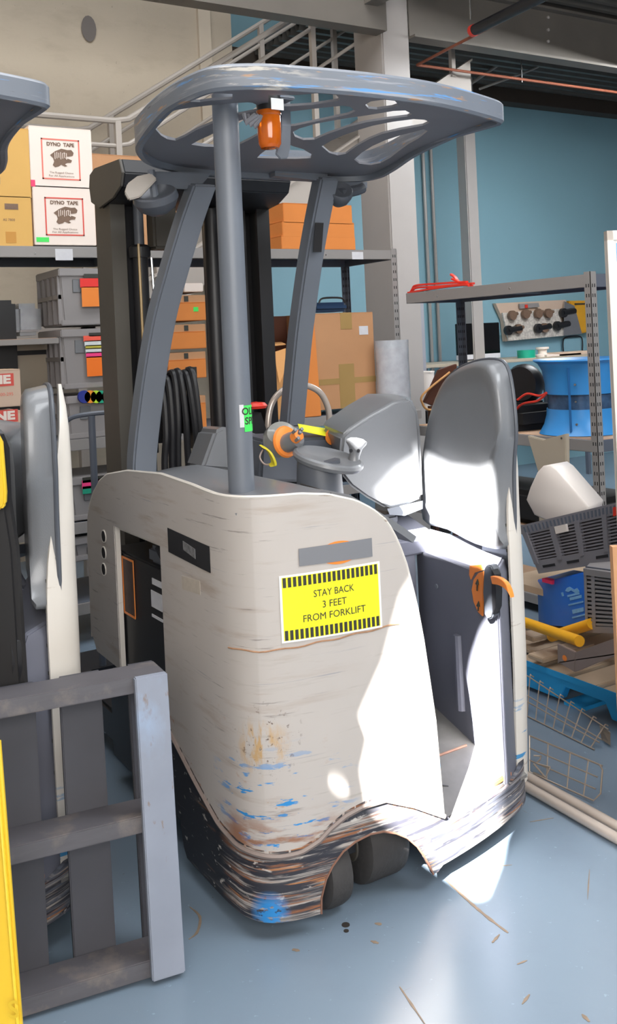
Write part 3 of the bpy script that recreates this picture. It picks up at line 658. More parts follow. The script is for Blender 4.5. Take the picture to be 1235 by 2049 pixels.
    mb = MB(); mb.loft([f, [p.lerp(q, .45) for p, q in zip(f, b_)], b_])
    mb.build('knee_pad', M['plastic'], T, ang=50, bevel=.012, seg=3)
    mb = MB(); mb.loft([[P_(775, 1018, .42), P_(846, 1002, .42), P_(846, 1018, .42), P_(810, 1032, .42), P_(780, 1030, .42)], [P_(775, 1018, .6)+Vector((0, 0, 0)), P_(846, 1002, .6), P_(846, 1018, .6), P_(810, 1032, .6), P_(780, 1030, .6)]]); mb.build('pad_bracket', M['grey'], T)
    # --- operator compartment
    MB().box(.45, .90, .43, .50, .15, .80).build('front_bulkhead', M['panelgrey'], T, bevel=.01)
    MB().loft([[(.50, .40, .86), (.985, .40, .84), (.985, .60, .90), (.50, .60, .93)], [(.50, .42, .78), (.985, .42, .78), (.985, .58, .8), (.50, .58, .8)]]).build('step_ledge', M['panelgrey'], T, bevel=.01)
    MB().box(.5, .52, -.02, .43, .15, .72).build('inner_wall', M['panelgrey'], T)
    fl = [(plan(s_of(x=x_), -.014).x, plan(s_of(x=x_), -.014).y) for x_ in (.1, .2, .3, .4, .5, .6, .7, .8, .9, .96)]
    MB().prism(fl+[(.97, .4), (.1, .4)], 'z', .215, .235).build('floor_support', M['black'], T) if False else None
    fl2 = [(plan(s_of(x=x_), -.014).x, plan(s_of(x=x_), -.014).y) for x_ in (.54, .6, .7, .8, .9, .96)]
    MB().prism(fl2+[(.985, .1), (.985, .43), (.54, .43)], 'z', .14, .165).build('floor_mat', M['rubber'], T)
    MB().loft([[(.54, -.11, .16), (.54, .12, .225), (.54, .43, .262), (.54, .43, .15), (.54, -.11, .15)], [(.95, -.02, .16), (.95, .14, .225), (.95, .43, .262), (.95, .43, .15), (.95, -.02, .15)]]).build('floor_step', mat('scuffed_floor_plate', (112, 110, 108), 0.5, var=.2, vscale=12), T)
    MB().tube([(.55, .121, .227), (.84, .134, .227)], .004).build('floor_strip', mat('rusty_strip', (150, 110, 90), 0.5, var=.2, vscale=40), T)
    MB().tube([(.56, .0, .195), (.62, .03, .20), (.66, .01, .19)], .004).build('floor_cable', M['black'], T)
    # stand-seat box: tall panel whose top carries the backrest
    KX, KK = .846, .18
    def PP(px, py, d=0): return PS(px, py, KX-.003+d, KK)
    yf, yb = PP(830, 1100).y, PP(1001, 1300).y
    xf, xb = KX+KK*yf, KX+KK*yb
    sb = MB().loft([[(xf, yf, .15), (1.0, yf, .15), (1.0, .07, .15), (.94, .012, .15), (.912, -.014, .15), (xb, yb, .15)], [(xf, yf, .80), (1.0, yf, .80), (1.0, .07, .80), (.94, .012, .80), (.912, -.014, .80), (xb, yb, .80)], [(xf+.015, yf, PP(830, 1100).z), (1.0, yf, .86), (1.0, .07, .845), (.94, .022, .84), (.912, .0, .835), (xb+.015, yb+.012, .825)]]).build('side_support', M['panelgrey'], T, bevel=.014, seg=3)
    a_, b2 = PP(917, 1270), PP(925, 1420)
    MB().tube([(a_.x, a_.y, a_.z), (b2.x, b2.y, b2.z)], [.016, .018], 10).build('moulded_rib', M['panelgrey'], sb)
    q = PP(874, 1173); MB().lathe([(.008, 0), (.007, .003), (.001, .004)], q, (-1, 0, 0), 12).build('rivet', M['grey'], sb)
    # dead-man dial: orange half disc, dark ring, orange lever
    pts = [PP(*p, -.004) for p in ((967, 1143), (957, 1147), (948, 1160), (944, 1180), (948, 1205), (957, 1225), (965, 1233))]
    MB().loft([pts, [p+Vector((.006, 0, 0)) for p in pts]]).build('orange_half_disc', M['orange'], T)
    for (pa, pb) in (((955, 1182), (956, 1155)), ((957, 1222), (958, 1203))):
        u_, v2 = PP(*pa, -.007), PP(*pb, -.007); d_ = (v2-u_)
        mb = MB(); mb.tube([u_, u_+d_*.6], .0025, 6); mb.lathe([(.007, 0), (.001, .016)], u_+d_*.5, d_, 8); mb.build('arrow', M['ink'], T)
    pts = [PP(*p) for p in ((940, 1132), (962, 1130), (965, 1141), (950, 1146), (942, 1160), (939, 1150))]
    MB().loft([pts, [p+Vector((.004, 0, 0)) for p in pts]]).build('orange_corner', M['orange'], T)
    ring = [PP(*p, -.02) for p in ((968, 1138), (974, 1130), (983, 1132), (988, 1145), (990, 1180), (990, 1215), (984, 1237), (976, 1240), (969, 1230), (966, 1185))]
    MB().loft([ring, [p+Vector((.03, .0, 0)) for p in ring]]).build('dial_ring', M['darkplastic'], T, bevel=.004)
    ring = [PP(*q_, -.026) for q_ in ((984, 1140), (990, 1150), (993, 1185), (992, 1215), (986, 1230), (984, 1185))]
    MB().loft([ring, [p+Vector((.025, .0, 0)) for p in ring]]).build('toothed_gap', M['black'], T)
    MB().bar(catmull([PP(987, 1160, -.03), PP(1002, 1163, -.035), PP(1016, 1173, -.035), PP(1024, 1188, -.03)], 4), (0, .003, .011), (.008, 0, 0)).build('orange_lever', M['orange'], T, bevel=.004)
    MB().bar([PY(985, 1570, -.03), PY(1022, 1546, -.03)], (0, 0, .008), (0, .006, 0)).build('orange_marker', M['orange'], T, bevel=.003)
    # backrest: dished cushion, rim and white outer shell
    inner = [p_ for p_ in catmull([PS(*p, .882, .24) for p in ((846, 1040), (843, 960), (846, 905), (858, 835), (878, 780), (900, 750), (935, 732), (962, 728), (982, 740), (995, 780), (1002, 860), (990, 915), (984, 955), (985, 1010), (996, 1060), (1003, 1098), (950, 1088), (895, 1060))], 3, closed=True)]
    outer = [p_ for p_ in catmull([PS(*p, .950, .20) for p in ((850, 1035), (850, 960), (853, 900), (865, 830), (885, 775), (910, 743), (950, 724), (990, 720), (1012, 732), (1024, 780), (1031, 860), (1028, 915), (1027, 955), (1028, 1010), (1028, 1060), (1022, 1098), (960, 1088), (900, 1055))], 3, closed=True)]
    cI = sum(inner, Vector())/len(inner)
    mb = MB()
    mb.loft([outer, [a_.lerp(b_, .5) for a_, b_ in zip(outer, inner)], [a_.lerp(b_, .88) for a_, b_ in zip(outer, inner)], [p.lerp(cI, .05)+Vector((-.003, 0, 0)) for p in inner], [p.lerp(cI, .22)+Vector((.004, 0, 0)) for p in inner], [p.lerp(cI, .6)+Vector((.016, 0, 0)) for p in inner]])
    br = mb.build('backrest_pad', M['plastic'], T, ang=70)
    o2 = [p.lerp(cI, -.02) for p in outer]
    MB().tube([Vector((p.x+.004, p.y, p.z)) for p in outer[3:45]], .007, 8).build('piping', M['darkplastic'], br)
    xin = [(.12, .925), (.5, .915), (.85, .91), (.97, .918), (1.1, .94), (1.23, .962), (1.35, .985), (1.43, .998), (1.46, 1.006)]
    yr = [(.12, .012), (.5, -.012), (.85, -.018), (1.1, .0), (1.25, .02), (1.36, .045), (1.44, .085), (1.46, .11)]
    g = []; mb = MB(); n = 7
    for k in range(24):
        z = .12+(1.458-.12)*k/23; xi = lerp_tab(xin, z); y0 = lerp_tab(yr, z); r_ = min(.045, (1.018-xi))
        row = []
        for i in range(n):
            f_ = i/(n-1); row.append((xi+(1.016-xi)*math.sin(f_*math.pi/2)**.9, y0-.014+(.085*(1.016-xi)/.106)*f_**1.7, z))
        r_ = .085*(1.016-xi)/.106
        row.append((1.018, max(y0+r_+.002, lerp_tab([(.12, .31), (.5, .28), (.9, .2), (1.2, .15), (1.40, .13), (1.458, .12)], z)), z))
        g.append([mb.v(p) for p in row])
    for a_, b_ in zip(g[:-1], g[1:]):
        for i in range(len(a_)-1): mb.bm.faces.new((a_[i], a_[i+1], b_[i+1], b_[i]))
    bmesh.ops.recalc_face_normals(mb.bm, faces=mb.bm.faces); bmesh.ops.solidify(mb.bm, geom=list(mb.bm.faces), thickness=.008)
    shl = mb.build('side_shell', M['cream_plain'], T, ang=40)
    for k in range(9):
        z = .33+.09*k+random.uniform(-.02, .02); x_ = lerp_tab(xin, z)
        MB().box(x_-.002, x_+.004, lerp_tab(yr, z)-.004, lerp_tab(yr, z)+.0, z-.004, z+.005).build('chip', M['ink'], shl)
    MB().box(.94, .985, .004, .14, .80, .87).build('backrest_bracket', M['grey'], T, bevel=.01)
    # --- overhead guard
    rim = [(.0, .62), (-.045, .45), (-.073, .235), (-.073, .07), (-.045, -.045), (.05, -.108), (.18, -.134), (.313, -.147), (.43, -.15), (.569, -.144), (.70, -.12), (.824, -.085), (.94, -.045), (.982, -.015), (.988, .03), (.978, .2), (.985, .42), (1.03, .62), (1.045, .78), (.98, .86), (.85, .885), (.5, .90), (.30, .88), (.12, .78)]
    R_ = catmull([(a_, b_, 0) for a_, b_ in rim], 6, closed=True); nR = len(R_)
    def roff(i, d):
        t_ = (R_[(i+1) % nR]-R_[i-1]).normalized(); return R_[i]+Vector((-t_.y, t_.x, 0))*d
    A_ = sum((R_[i-1].x*R_[i].y-R_[i].x*R_[i-1].y) for i in range(nR)); sg_ = 1 if A_ > 0 else -1
    rings = []
    for i in list(range(nR))+[0]:
        zt0 = 2.272; zb0 = 2.203 
        q0, q1, q2_ = roff(i, 0), roff(i, sg_*.008), roff(i, sg_*.03)
        front = max(0, min(1, (R_[i].y-.2)/.5)) 
        zb0 -= .043*front
        rings.append([(q0.x, q0.y, zb0+.006), (q0.x, q0.y, zt0-.012), (q1.x, q1.y, zt0-.003), (q2_.x, q2_.y, zt0), (q2_.x, q2_.y, zt0-.015), (q1.x*.4+q2_.x*.6, q1.y*.4+q2_.y*.6, zb0), (q1.x, q1.y, zb0-.002)])
    gd = MB().loft(rings, caps=False).build('guard_rim', M['guardgrey'], T, ang=40)
    inner_pts = [(roff(i, sg_*.012).x, roff(i, sg_*.012).y) for i in range(nR)]
    za = 2.205
    def GZ(px, py):
        z_ = 2.2
        for _ in range(8): p_ = PZ(px, py, z_); z_ = 2.214-.04*max(0, min(1, (p_.y-.05)/.75))
        return (p_.x, p_.y)
    cA = lambda L_: [GZ(250+a_/3.984, 120+b_/3.984) for a_, b_ in L_]
    cB = lambda L_: [GZ(540+a_/3.86, 130+b_/3.86) for a_, b_ in L_]
    H = [cA([(475, 345), (530, 312), (610, 288), (700, 285), (850, 290), (850, 325), (690, 335), (600, 348)]),
         cA([(245, 530), (262, 478), (330, 438), (430, 415), (560, 395), (690, 380), (890, 362), (1000, 355), (1050, 380), (1050, 420), (970, 435), (890, 450), (790, 480), (690, 518), (560, 572), (470, 625), (400, 655), (350, 645), (300, 615), (260, 570)]),
         cA([(540, 688), (600, 655), (690, 615), (800, 560), (890, 512), (990, 480), (1070, 465), (1110, 500), (1090, 590), (1000, 640), (900, 690), (800, 705), (640, 702)]),
         cB([(-90, 728), (-60, 700), (20, 640), (100, 610), (165, 640), (250, 665), (318, 705), (312, 730), (200, 735), (60, 732)]),
         cB([(0, 250), (200, 252), (430, 232), (490, 238), (528, 275), (520, 290), (330, 320), (160, 330), (0, 330)]),
         cB([(20, 395), (160, 378), (350, 355), (560, 332), (610, 340), (652, 372), (600, 395), (400, 438), (200, 480), (20, 500), (-20, 450)]),
         cB([(205, 565), (190, 530), (240, 505), (360, 470), (540, 437), (760, 405), (960, 372), (1040, 368), (1088, 395), (1060, 410), (900, 430), (740, 455), (600, 490), (440, 545), (340, 588), (265, 590)]),
         cB([(412, 640), (480, 600), (570, 560), (680, 520), (800, 485), (950, 455), (1110, 435), (1190, 440), (1225, 458), (1180, 480), (1000, 512), (860, 545), (760, 585), (660, 640), (580, 698), (530, 708), (470, 690)]),
         cB([(662, 742), (720, 690), (800, 640), (900, 595), (1010, 560), (1110, 535), (1190, 512), (1210, 525), (1140, 580), (1060, 625), (985, 680), (920, 730), (850, 768), (780, 782), (700, 772)]),
         cB([(750, 322), (790, 298), (880, 286), (955, 293), (985, 325), (940, 340), (830, 355), (775, 350)]),
         cB([(665, 236), (740, 236), (820, 245), (845, 258), (790, 268), (710, 262)])]
    def grow(L_, k=.0045):
        cx_ = sum(p[0] for p in L_)/len(L_); cy_ = sum(p[1] for p in L_)/len(L_); out = []; n_ = len(L_)
        A2 = sum(L_[i-1][0]*L_[i][1]-L_[i][0]*L_[i-1][1] for i in range(n_)); sg2 = 1 if A2 > 0 else -1
        for i in range(n_):
            t_ = Vector((L_[(i+1) % n_][0]-L_[i-1][0], L_[(i+1) % n_][1]-L_[i-1][1])); t_ = t_.normalized() if t_.length > 1e-6 else Vector((1, 0))
            out.append((L_[i][0]+t_.y*k*sg2, L_[i][1]-t_.x*k*sg2))
        return out
    H = [grow(h) for h in H]
    bm = poly_holes(inner_pts, H, .0035)
    for v in bm.verts: v.co.z += 2.214-.04*max(0, min(1, (v.co.y-.05)/.75))+.009
    mb = MB(); mb.bm.free(); mb.bm = bm; mb.build('guard_plate', M['greyplate'], gd, ang=30)
    MB().bar([PY(545, 340, .84), PY(650, 352, .84)], (0, 0, .025), (0, .02, 0)).build('guard_crossbar', M['guardgrey'], gd)
    # posts
    def post(pts, ys_, hw):
        P0 = [PY(px, py, y_) for (px, py), y_ in zip(pts, ys_)]; P1 = catmull(P0, 8)
        return MB().bar(P1, (hw, 0, 0), (0, .035, .008))
    pl_ = post([(284, 960), (285, 900), (300, 770), (322, 640), (348, 540), (378, 440), (404, 368)], [.93, .93, .90, .87, .84, .81, .79], .044).build('guard_post', M['grey'], T, bevel=.008)
    pr_ = post([(584, 850), (592, 760), (602, 660), (618, 540), (633, 450), (652, 355)], [.99, .97, .94, .90, .86, .82], .040).build('guard_post', M['grey'], T, bevel=.008)
    MB().tube([(.083, .15, 1.10), (.0855, .15, 2.25)], .037, 28).build('rear_pole', M['grey'], T)
    # stickers on pole and right post
    def poledec(name, m, z0, z1, t0, t1, r=.0385, par=None):
        mb = MB(); A1 = []; n = 10
        for k in range(n+1):
            th = math.radians(t0+(t1-t0)*k/n); A1.append([(.083+r*math.cos(th), .15+r*math.sin(th), z0), (.083+r*math.cos(th), .15+r*math.sin(th), z1), (.083+(r-.002)*math.cos(th), .15+(r-.002)*math.sin(th), z1), (.083+(r-.002)*math.cos(th), .15+(r-.002)*math.sin(th), z0)])
        return mb.loft(A1).build(name, m, T)
    gs = poledec('green_sticker', M['green'], 1.302, 1.375, -92, -28)
    poledec('torn_paper', M['label'], 1.315, 1.378, -112, -93)
    for s_, z in (('OLD', 1.358), ('SPE', 1.331)):
        text(s_, .028, (0, 0, 0), (1, 0, 0), (0, 0, 1), 'lettering', M['ink'], T, bold=.0006, conform=lambda a_, b_, z=z: Vector((.083+.0392*math.cos(math.radians(-60)+a_/.0385), .15+.0392*math.sin(math.radians(-60)+a_/.0385), z+b_)))
    for (pa, pb, m_, nm) in (((630, 415), (647, 446), M['white'], 'white_sticker'), ((621, 447), (642, 505), M['black'], 'black_sticker')):
        y_ = .835; a_, b2 = PY(*pa, y_), PY(*pb, y_)
        mb = MB(); sh_ = .012
        mb.hexa([Vector((a_.x, y_-.012, b2.z)), Vector((b2.x-.004, y_-.012, b2.z)), Vector((a_.x, y_-.010, b2.z)), Vector((b2.x-.004, y_-.010, b2.z)), Vector((a_.x+.008, y_-.012-.012, a_.z)), Vector((b2.x+.004, y_-.012-.012, a_.z)), Vector((a_.x+.008, y_-.022, a_.z)), Vector((b2.x+.004, y_-.022, a_.z))])
        mb.build(nm, m_, pr_)
    # mirrors and brackets
    def mirror(px, py, y_, r, d, nm='mirror'):
        c1 = PY(px, py, y_); m1 = MB().lathe([(.001, -.055), (r*.45, -.05), (r*.8, -.03), (r, .0), (r*.96, .02), (r*.9, .024), (r*.5, .012), (.001, .008)], c1, d, 22)
        return m1.build(nm, M['darkplastic'], T), c1
    m1, c1 = mirror(312, 398, .76, .078, (-.35, -.4, .9))
    MB().tube([c1+Vector((0, .0, -.03)), c1+Vector((.0, .03, .10))], .014).build('mirror_arm', M['grey'], m1)
    q = PY(270, 382, .74); fl = [PY(*p, .74) for p in ((302, 346), (315, 358), (280, 395), (258, 400), (249, 385), (255, 367), (275, 352))]
    MB().loft([fl, [p+Vector((.01, .03, 0)) for p in fl]]).build('lamp_visor', M['stairs'], m1, bevel=.004)
    MB().hexa([PY(300, 375, .80), PY(395, 380, .80), PY(300, 375, .84), PY(395, 380, .84), PY(305, 343, .80), PY(425, 345, .80), PY(305, 343, .84), PY(425, 345, .84)]).build('mirror_bracket', M['grey'], m1, bevel=.004)
    m2, c2 = mirror(680, 388, .82, .05, (-.2, -.6, .5))
    MB().tube([c2, PY(715, 380, .84), PY(726, 375, .84)], .022, 10).build('mirror_arm', M['darkplastic'], m2)
    MB().hexa([PY(655, 378, .83), PY(735, 376, .83), PY(655, 378, .86), PY(735, 376, .86), PY(655, 364, .83), PY(735, 364, .83), PY(655, 364, .86), PY(735, 364, .86)]).build('mirror_bracket', M['grey'], m2)
    # beacon
    bc = PY(540, 240, .10)
    be = MB().lathe([(.036, 0.0), (.037, -.02), (.034, -.06)], (bc.x, .10, 2.248), (0, 0, 1), 24)
    be = be.build('beacon_base', M['black'], T)
    z_ = PY(540, 223, .10).z
    MB().lathe([(.036, 0), (.0365, -.012), (.034, -.015), (.034, -.06), (.032, -.095), (.026, -.105), (.001, -.108)], (bc.x-.003, .10, z_), (0, 0, 1), 28).build('amber_lens', M['amber'], be)
    decal('beacon_label', M['white'], be, (bc.x-.016, .0615, 2.198), (1, 0, .0), (0, 0, 1), .04, .032)
    lf = [PY(*p, .12) for p in ((563, 190), (581, 190), (583, 250), (582, 295), (576, 317), (562, 318), (553, 308), (558, 285), (563, 262))]
    MB().loft([lf, [p+Vector((.0, .008, 0)) for p in lf]]).build('beacon_shield', M['guardgrey'], be, bevel=.002)
    MB().box(bc.x-.07, bc.x+.07, .07, .15, 2.235, 2.245).build('beacon_plate', M['guardgrey'], be, bevel=.003)
    for k in range(3): MB().tube([(.13+.012*k, .12, 2.19), (.125+.014*k, .10, 2.165-.004*k), (.15+.01*k, .09, 2.185)], .009).build('beacon_cable', M['greyplate'], be)
    # steering and caster wheels
    for cx_, wd, y_, r in ((.385, .14, .045, .122), (.205, .08, .0, .105)):
        wl = MB().lathe([(.04, -wd/2), (r-.018, -wd/2), (r-.004, -wd/2+.008), (r, -wd/2+.022), (r, wd/2-.022), (r-.004, wd/2-.008), (r-.018, wd/2), (.04, wd/2)], (cx_, y_, r), (1, 0, 0), 36).build('drive_wheel', M['rubber'], T)
        MB().lathe([(.001, -wd/2-.01), (.03, -wd/2-.01), (.055, -wd/2-.004), (.06, -wd/2+.004)], (cx_, y_, r), (1, 0, 0), 20).build('hub', M['olive'], wl)
    MB().box(.26, .30, -.02, .14, .12, .22).build('wheel_fork', M['black'], T)
    # base legs and forks under the mast
    MB().box(.06, .16, 1.0, 1.9, .06, .18).build('base_leg', M['black'], T, bevel=.01); MB().box(.86, .96, 1.0, 1.9, .06, .18).build('base_leg', M['black'], T, bevel=.01)
    # --- mast
    mx0 = PY(205, 420, 1.25).x
    oc = [(1.24, 2.07), (1.235, 2.15), (1.24, 2.215), (1.27, 2.262), (1.34, 2.275), (1.52, 2.25), (1.60, 2.20), (1.60, 2.09), (1.54, 2.03), (1.36, 1.985)]
    cap = PY(190, 345, 1.3)
    oc = [PX(*p, .14) for p in ((240, 318), (246, 345), (243, 372), (228, 396), (200, 417), (184, 405), (180, 375), (181, 350), (190, 337))]
    oc = [(p.y, p.z) for p in oc]
    MB().prism(oc, 'x', .136, .146).build('mast_end_plate', M['olive'], T, bevel=.002)
    MB().prism(oc, 'x', .146, .86).build('mast_head', M['black'], T, bevel=.004)
    for x0, x1, cm_, nm in ((.118, .135, M['olive'], 'mast_channel'), ):
        pass
    def channel(x0, x1, y0, y1, m_, flip=False):
        t_ = .014
        prof_ = [(x0, y0), (x1, y0), (x1, y0+t_), (x0+t_, y0+t_), (x0+t_, y1-t_), (x1, y1-t_), (x1, y1), (x0, y1)]
        if flip: prof_ = [(x0, y0), (x1, y0), (x1, y1), (x0, y1), (x0, y1-t_), (x1-t_, y1-t_), (x1-t_, y0+t_), (x0, y0+t_)]
        return MB().prism(prof_, 'z', .12, 2.2).build('mast_channel', m_, T)
    channel(.155, .215, 1.30, 1.47, M['olive']); channel(.225, .275, 1.33, 1.46, M['black'])
    channel(.80, .86, 1.30, 1.47, M['black'], True); channel(.70, .76, 1.33, 1.46, M['black'], True)
    channel(.60, .66, 1.30, 1.42, M['black'], True)
    cy = MB().tube([(.262, 1.28, .2), (.262, 1.28, 1.93)], .030, 18).build('lift_cylinder', M['black'], T)
    MB().tube([(.262, 1.28, 1.93), (.262, 1.28, 2.15)], .02, 14).build('lift_rod', M['darkplastic'], cy)
    MB().lathe([(.04, 0), (.042, .01), (.042, .04), (.03, .05)], (.262, 1.28, 1.90), (0, 0, 1), 18).build('collar', M['black'], cy)
    MB().tube([(.305, 1.27, 1.9), (.315, 1.27, 1.55), (.31, 1.27, 1.3)], .006).build('steel_line', M['chrome'], cy)
    MB().tube([(.24, 1.235, 1.95), (.243, 1.235, .5)], .005).build('hose', M['tape'], cy)
    cy = MB().tube([(.575, 1.28, .2), (.575, 1.28, 2.1)], .032, 18).build('lift_cylinder', M['black'], T)
    # leaf chain: alternating plates
    chn = MB()
    for k in range(70):
        z = 1.1+k*.0135; chn.box(.655 if k % 2 else .660, .695 if k % 2 else .690, 1.262, 1.278, z, z+.0105)
    chn.build('leaf_chain', M['rubber'], T)
    MB().box(.30, .40, 1.22, 1.30, 1.93, 2.12).build('mast_bracket', M['olive'], T, bevel=.01)
    # hoses looping over the reach carriage
    for k, (px, top, px2) in enumerate(((335, 760, 345), (347, 748, 357), (358, 745, 378), (372, 748, 398), (383, 742, 405), (325, 780, 330))):
        a_ = PY(px, top, 1.18); b2 = PY(px2, 945, 1.16)
        MB().tube(catmull([(a_.x+.01, 1.30, a_.z-.25), (a_.x, 1.26, a_.z-.05), a_, (a_.x*.6+b2.x*.4, 1.15, a_.z-.16), b2, (b2.x, 1.14, b2.z-.35)], 6), .013, 8).build('hydraulic_hose', M['black'], T)
    a_ = PY(378, 745, 1.22); MB().box(a_.x, a_.x+.03, 1.21, 1.25, a_.z-.3, a_.z+.02).build('hose_clamp', M['black'], T)
    MB().box(.28, .72, 1.5, 1.54, .1, .95).build('reach_carriage', M['black'], T)
    return T
T1 = truck()
T2 = copy_tree(T1); T2.location = (-1.36, .29, 0); T2['label'] = 'second stand-up reach forklift cut off by the left frame edge'
for ch in list(T2.children):
    if ch.name.startswith('orange_lever'): bpy.data.objects.remove(ch)   # this truck has none in view
T1['group'] = T2['group'] = 'reach forklifts parked side by side'
# ================================================================== STORAGE RACKS
def rack_post(mb, x, y, z0, z1, sx, sy, t_=.003, w_=.042):
    """slotted angle upright with its corner at x, y, opening towards sx, sy"""
    xs_ = sorted((x, x+sx*w_)); ys_ = sorted((y, y+sy*w_)); 
    mb.box(xs_[0], xs_[1], *sorted((y, y+sy*t_)), z0, z1); mb.box(*sorted((x, x+sx*t_)), ys_[0], ys_[1], z0, z1)
def add_post(T, x, y, z1, sx, sy, m_, front=None, z0=0.0):
    mb = MB(); rack_post(mb, x, y, z0, z1, sx, sy); p = mb.build('upright', m_, T)
    sl_ = MB(); z = z0+.05
    while z < z1-.03:
        for k in (.013, .029):
            sl_.box(*sorted((x+sx*(k-.003), x+sx*(k+.003))), *sorted((y-sy*.0006, y+sy*.0040)), z, z+.018)
            sl_.box(*sorted((x-sx*.0006, x+sx*.0040)), *sorted((y+sy*(k-.003), y+sy*(k+.003))), z, z+.018)
        z += .05
    o = sl_.build('slots', M['rackhole'], p); o['kind'] = 'stuff'
    return p
def shelf_y(T, x0, x1, y0, y1, z, boardm, h=.058):
    """shelf whose front beam lies in a y plane"""
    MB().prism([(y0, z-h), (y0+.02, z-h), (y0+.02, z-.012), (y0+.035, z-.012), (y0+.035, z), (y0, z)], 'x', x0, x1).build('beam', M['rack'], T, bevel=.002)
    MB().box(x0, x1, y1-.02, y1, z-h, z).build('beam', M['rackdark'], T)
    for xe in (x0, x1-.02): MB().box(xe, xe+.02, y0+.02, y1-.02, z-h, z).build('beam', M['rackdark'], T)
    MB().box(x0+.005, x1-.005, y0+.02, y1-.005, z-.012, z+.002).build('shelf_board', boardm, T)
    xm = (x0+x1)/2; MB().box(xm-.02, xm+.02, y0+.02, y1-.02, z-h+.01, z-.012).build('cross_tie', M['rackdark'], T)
ZA = 2.097
RA = thing('storage_rack', 'long grey steel shelving bay of boxes and totes behind the forklift mast', 'shelving', (0.8, 3.0, 0))
for x0, x1 in ((-.95, .78), (.80, 2.565)):
    shelf_y(RA, x0, x1, 2.70, 3.28, ZA, M['rackdark'])
    shelf_y(RA, x0, x1, 2.70, 3.28, 1.082, M['rackdark'])
    shelf_y(RA, x0, x1, 2.70, 3.28, .645, M['rackdark'])
shelf_y(RA, -.95, .36, 2.70, 3.28, 1.62, M['board'], .03)
shelf_y(RA, -.95, .78, 2.70, 3.28, .22, M['rackdark'])
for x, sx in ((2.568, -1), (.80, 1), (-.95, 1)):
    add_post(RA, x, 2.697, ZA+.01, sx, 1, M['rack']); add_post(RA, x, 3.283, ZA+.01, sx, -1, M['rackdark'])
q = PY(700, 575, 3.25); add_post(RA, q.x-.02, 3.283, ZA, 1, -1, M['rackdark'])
for px, py in ((70, 507), (652, 510)):
    q = PY(px, py, 2.70); MB().lathe([(.005, 0), (.004, .003)], (q.x, 2.70, q.z), (0, -1, 0), 8).build('screw', M['chrome'], RA)
for pa, pb in (((110, 498), (146, 521)), ((704, 504), (727, 519))):
    a_, b_ = PY(*pa, 2.70), PY(*pb, 2.70); decal('shelf_label', M['label'], RA, (a_.x, 2.6999, b_.z), (1, 0, 0), (0, 0, 1), b_.x-a_.x, a_.z-b_.z)
q = PY(490, 525, 2.69); MB().loft([[PY(487, 516, 2.69), PY(499, 516, 2.69), PY(501, 552, 2.685), PY(493, 556, 2.685)], [PY(487, 516, 2.693), PY(499, 516, 2.693), PY(501, 552, 2.688), PY(493, 556, 2.688)]]).build('torn_tag', M['cardpink'], RA)
def carton(name, label, cat, m_, pa, pb, y, depth, group=None, flaps=True, tape=True, rz=None, zb=None):
    """cardboard box given by the lower-left and upper-right of its front face"""
    a_, b_ = PY(*pa, y), PY(*pb, y); z0 = a_.z if zb is None else zb
    T = thing(name, label, cat, ((a_.x+b_.x)/2, y+depth/2, z0), group)
    MB().box(a_.x, b_.x, y, y+depth, z0, b_.z-.003).build('carton', m_, T, bevel=.003)
    if flaps:
        xm = (a_.x+b_.x)/2; ym = y+depth/2
        for y0, y1 in ((y+.001, ym-.002), (ym+.002, y+depth-.001)): MB().box(a_.x+.001, b_.x-.001, y0, y1, b_.z-.003, b_.z).build('flap', m_, T)
    if tape:
        xm = (a_.x+b_.x)/2
        MB().box(a_.x-.001, b_.x+.001, y+depth/2-.025, y+depth/2+.025, b_.z, b_.z+.001).build('tape_strip', M['tape'], T)
    return T, a_.x, b_.x, y, z0, b_.z
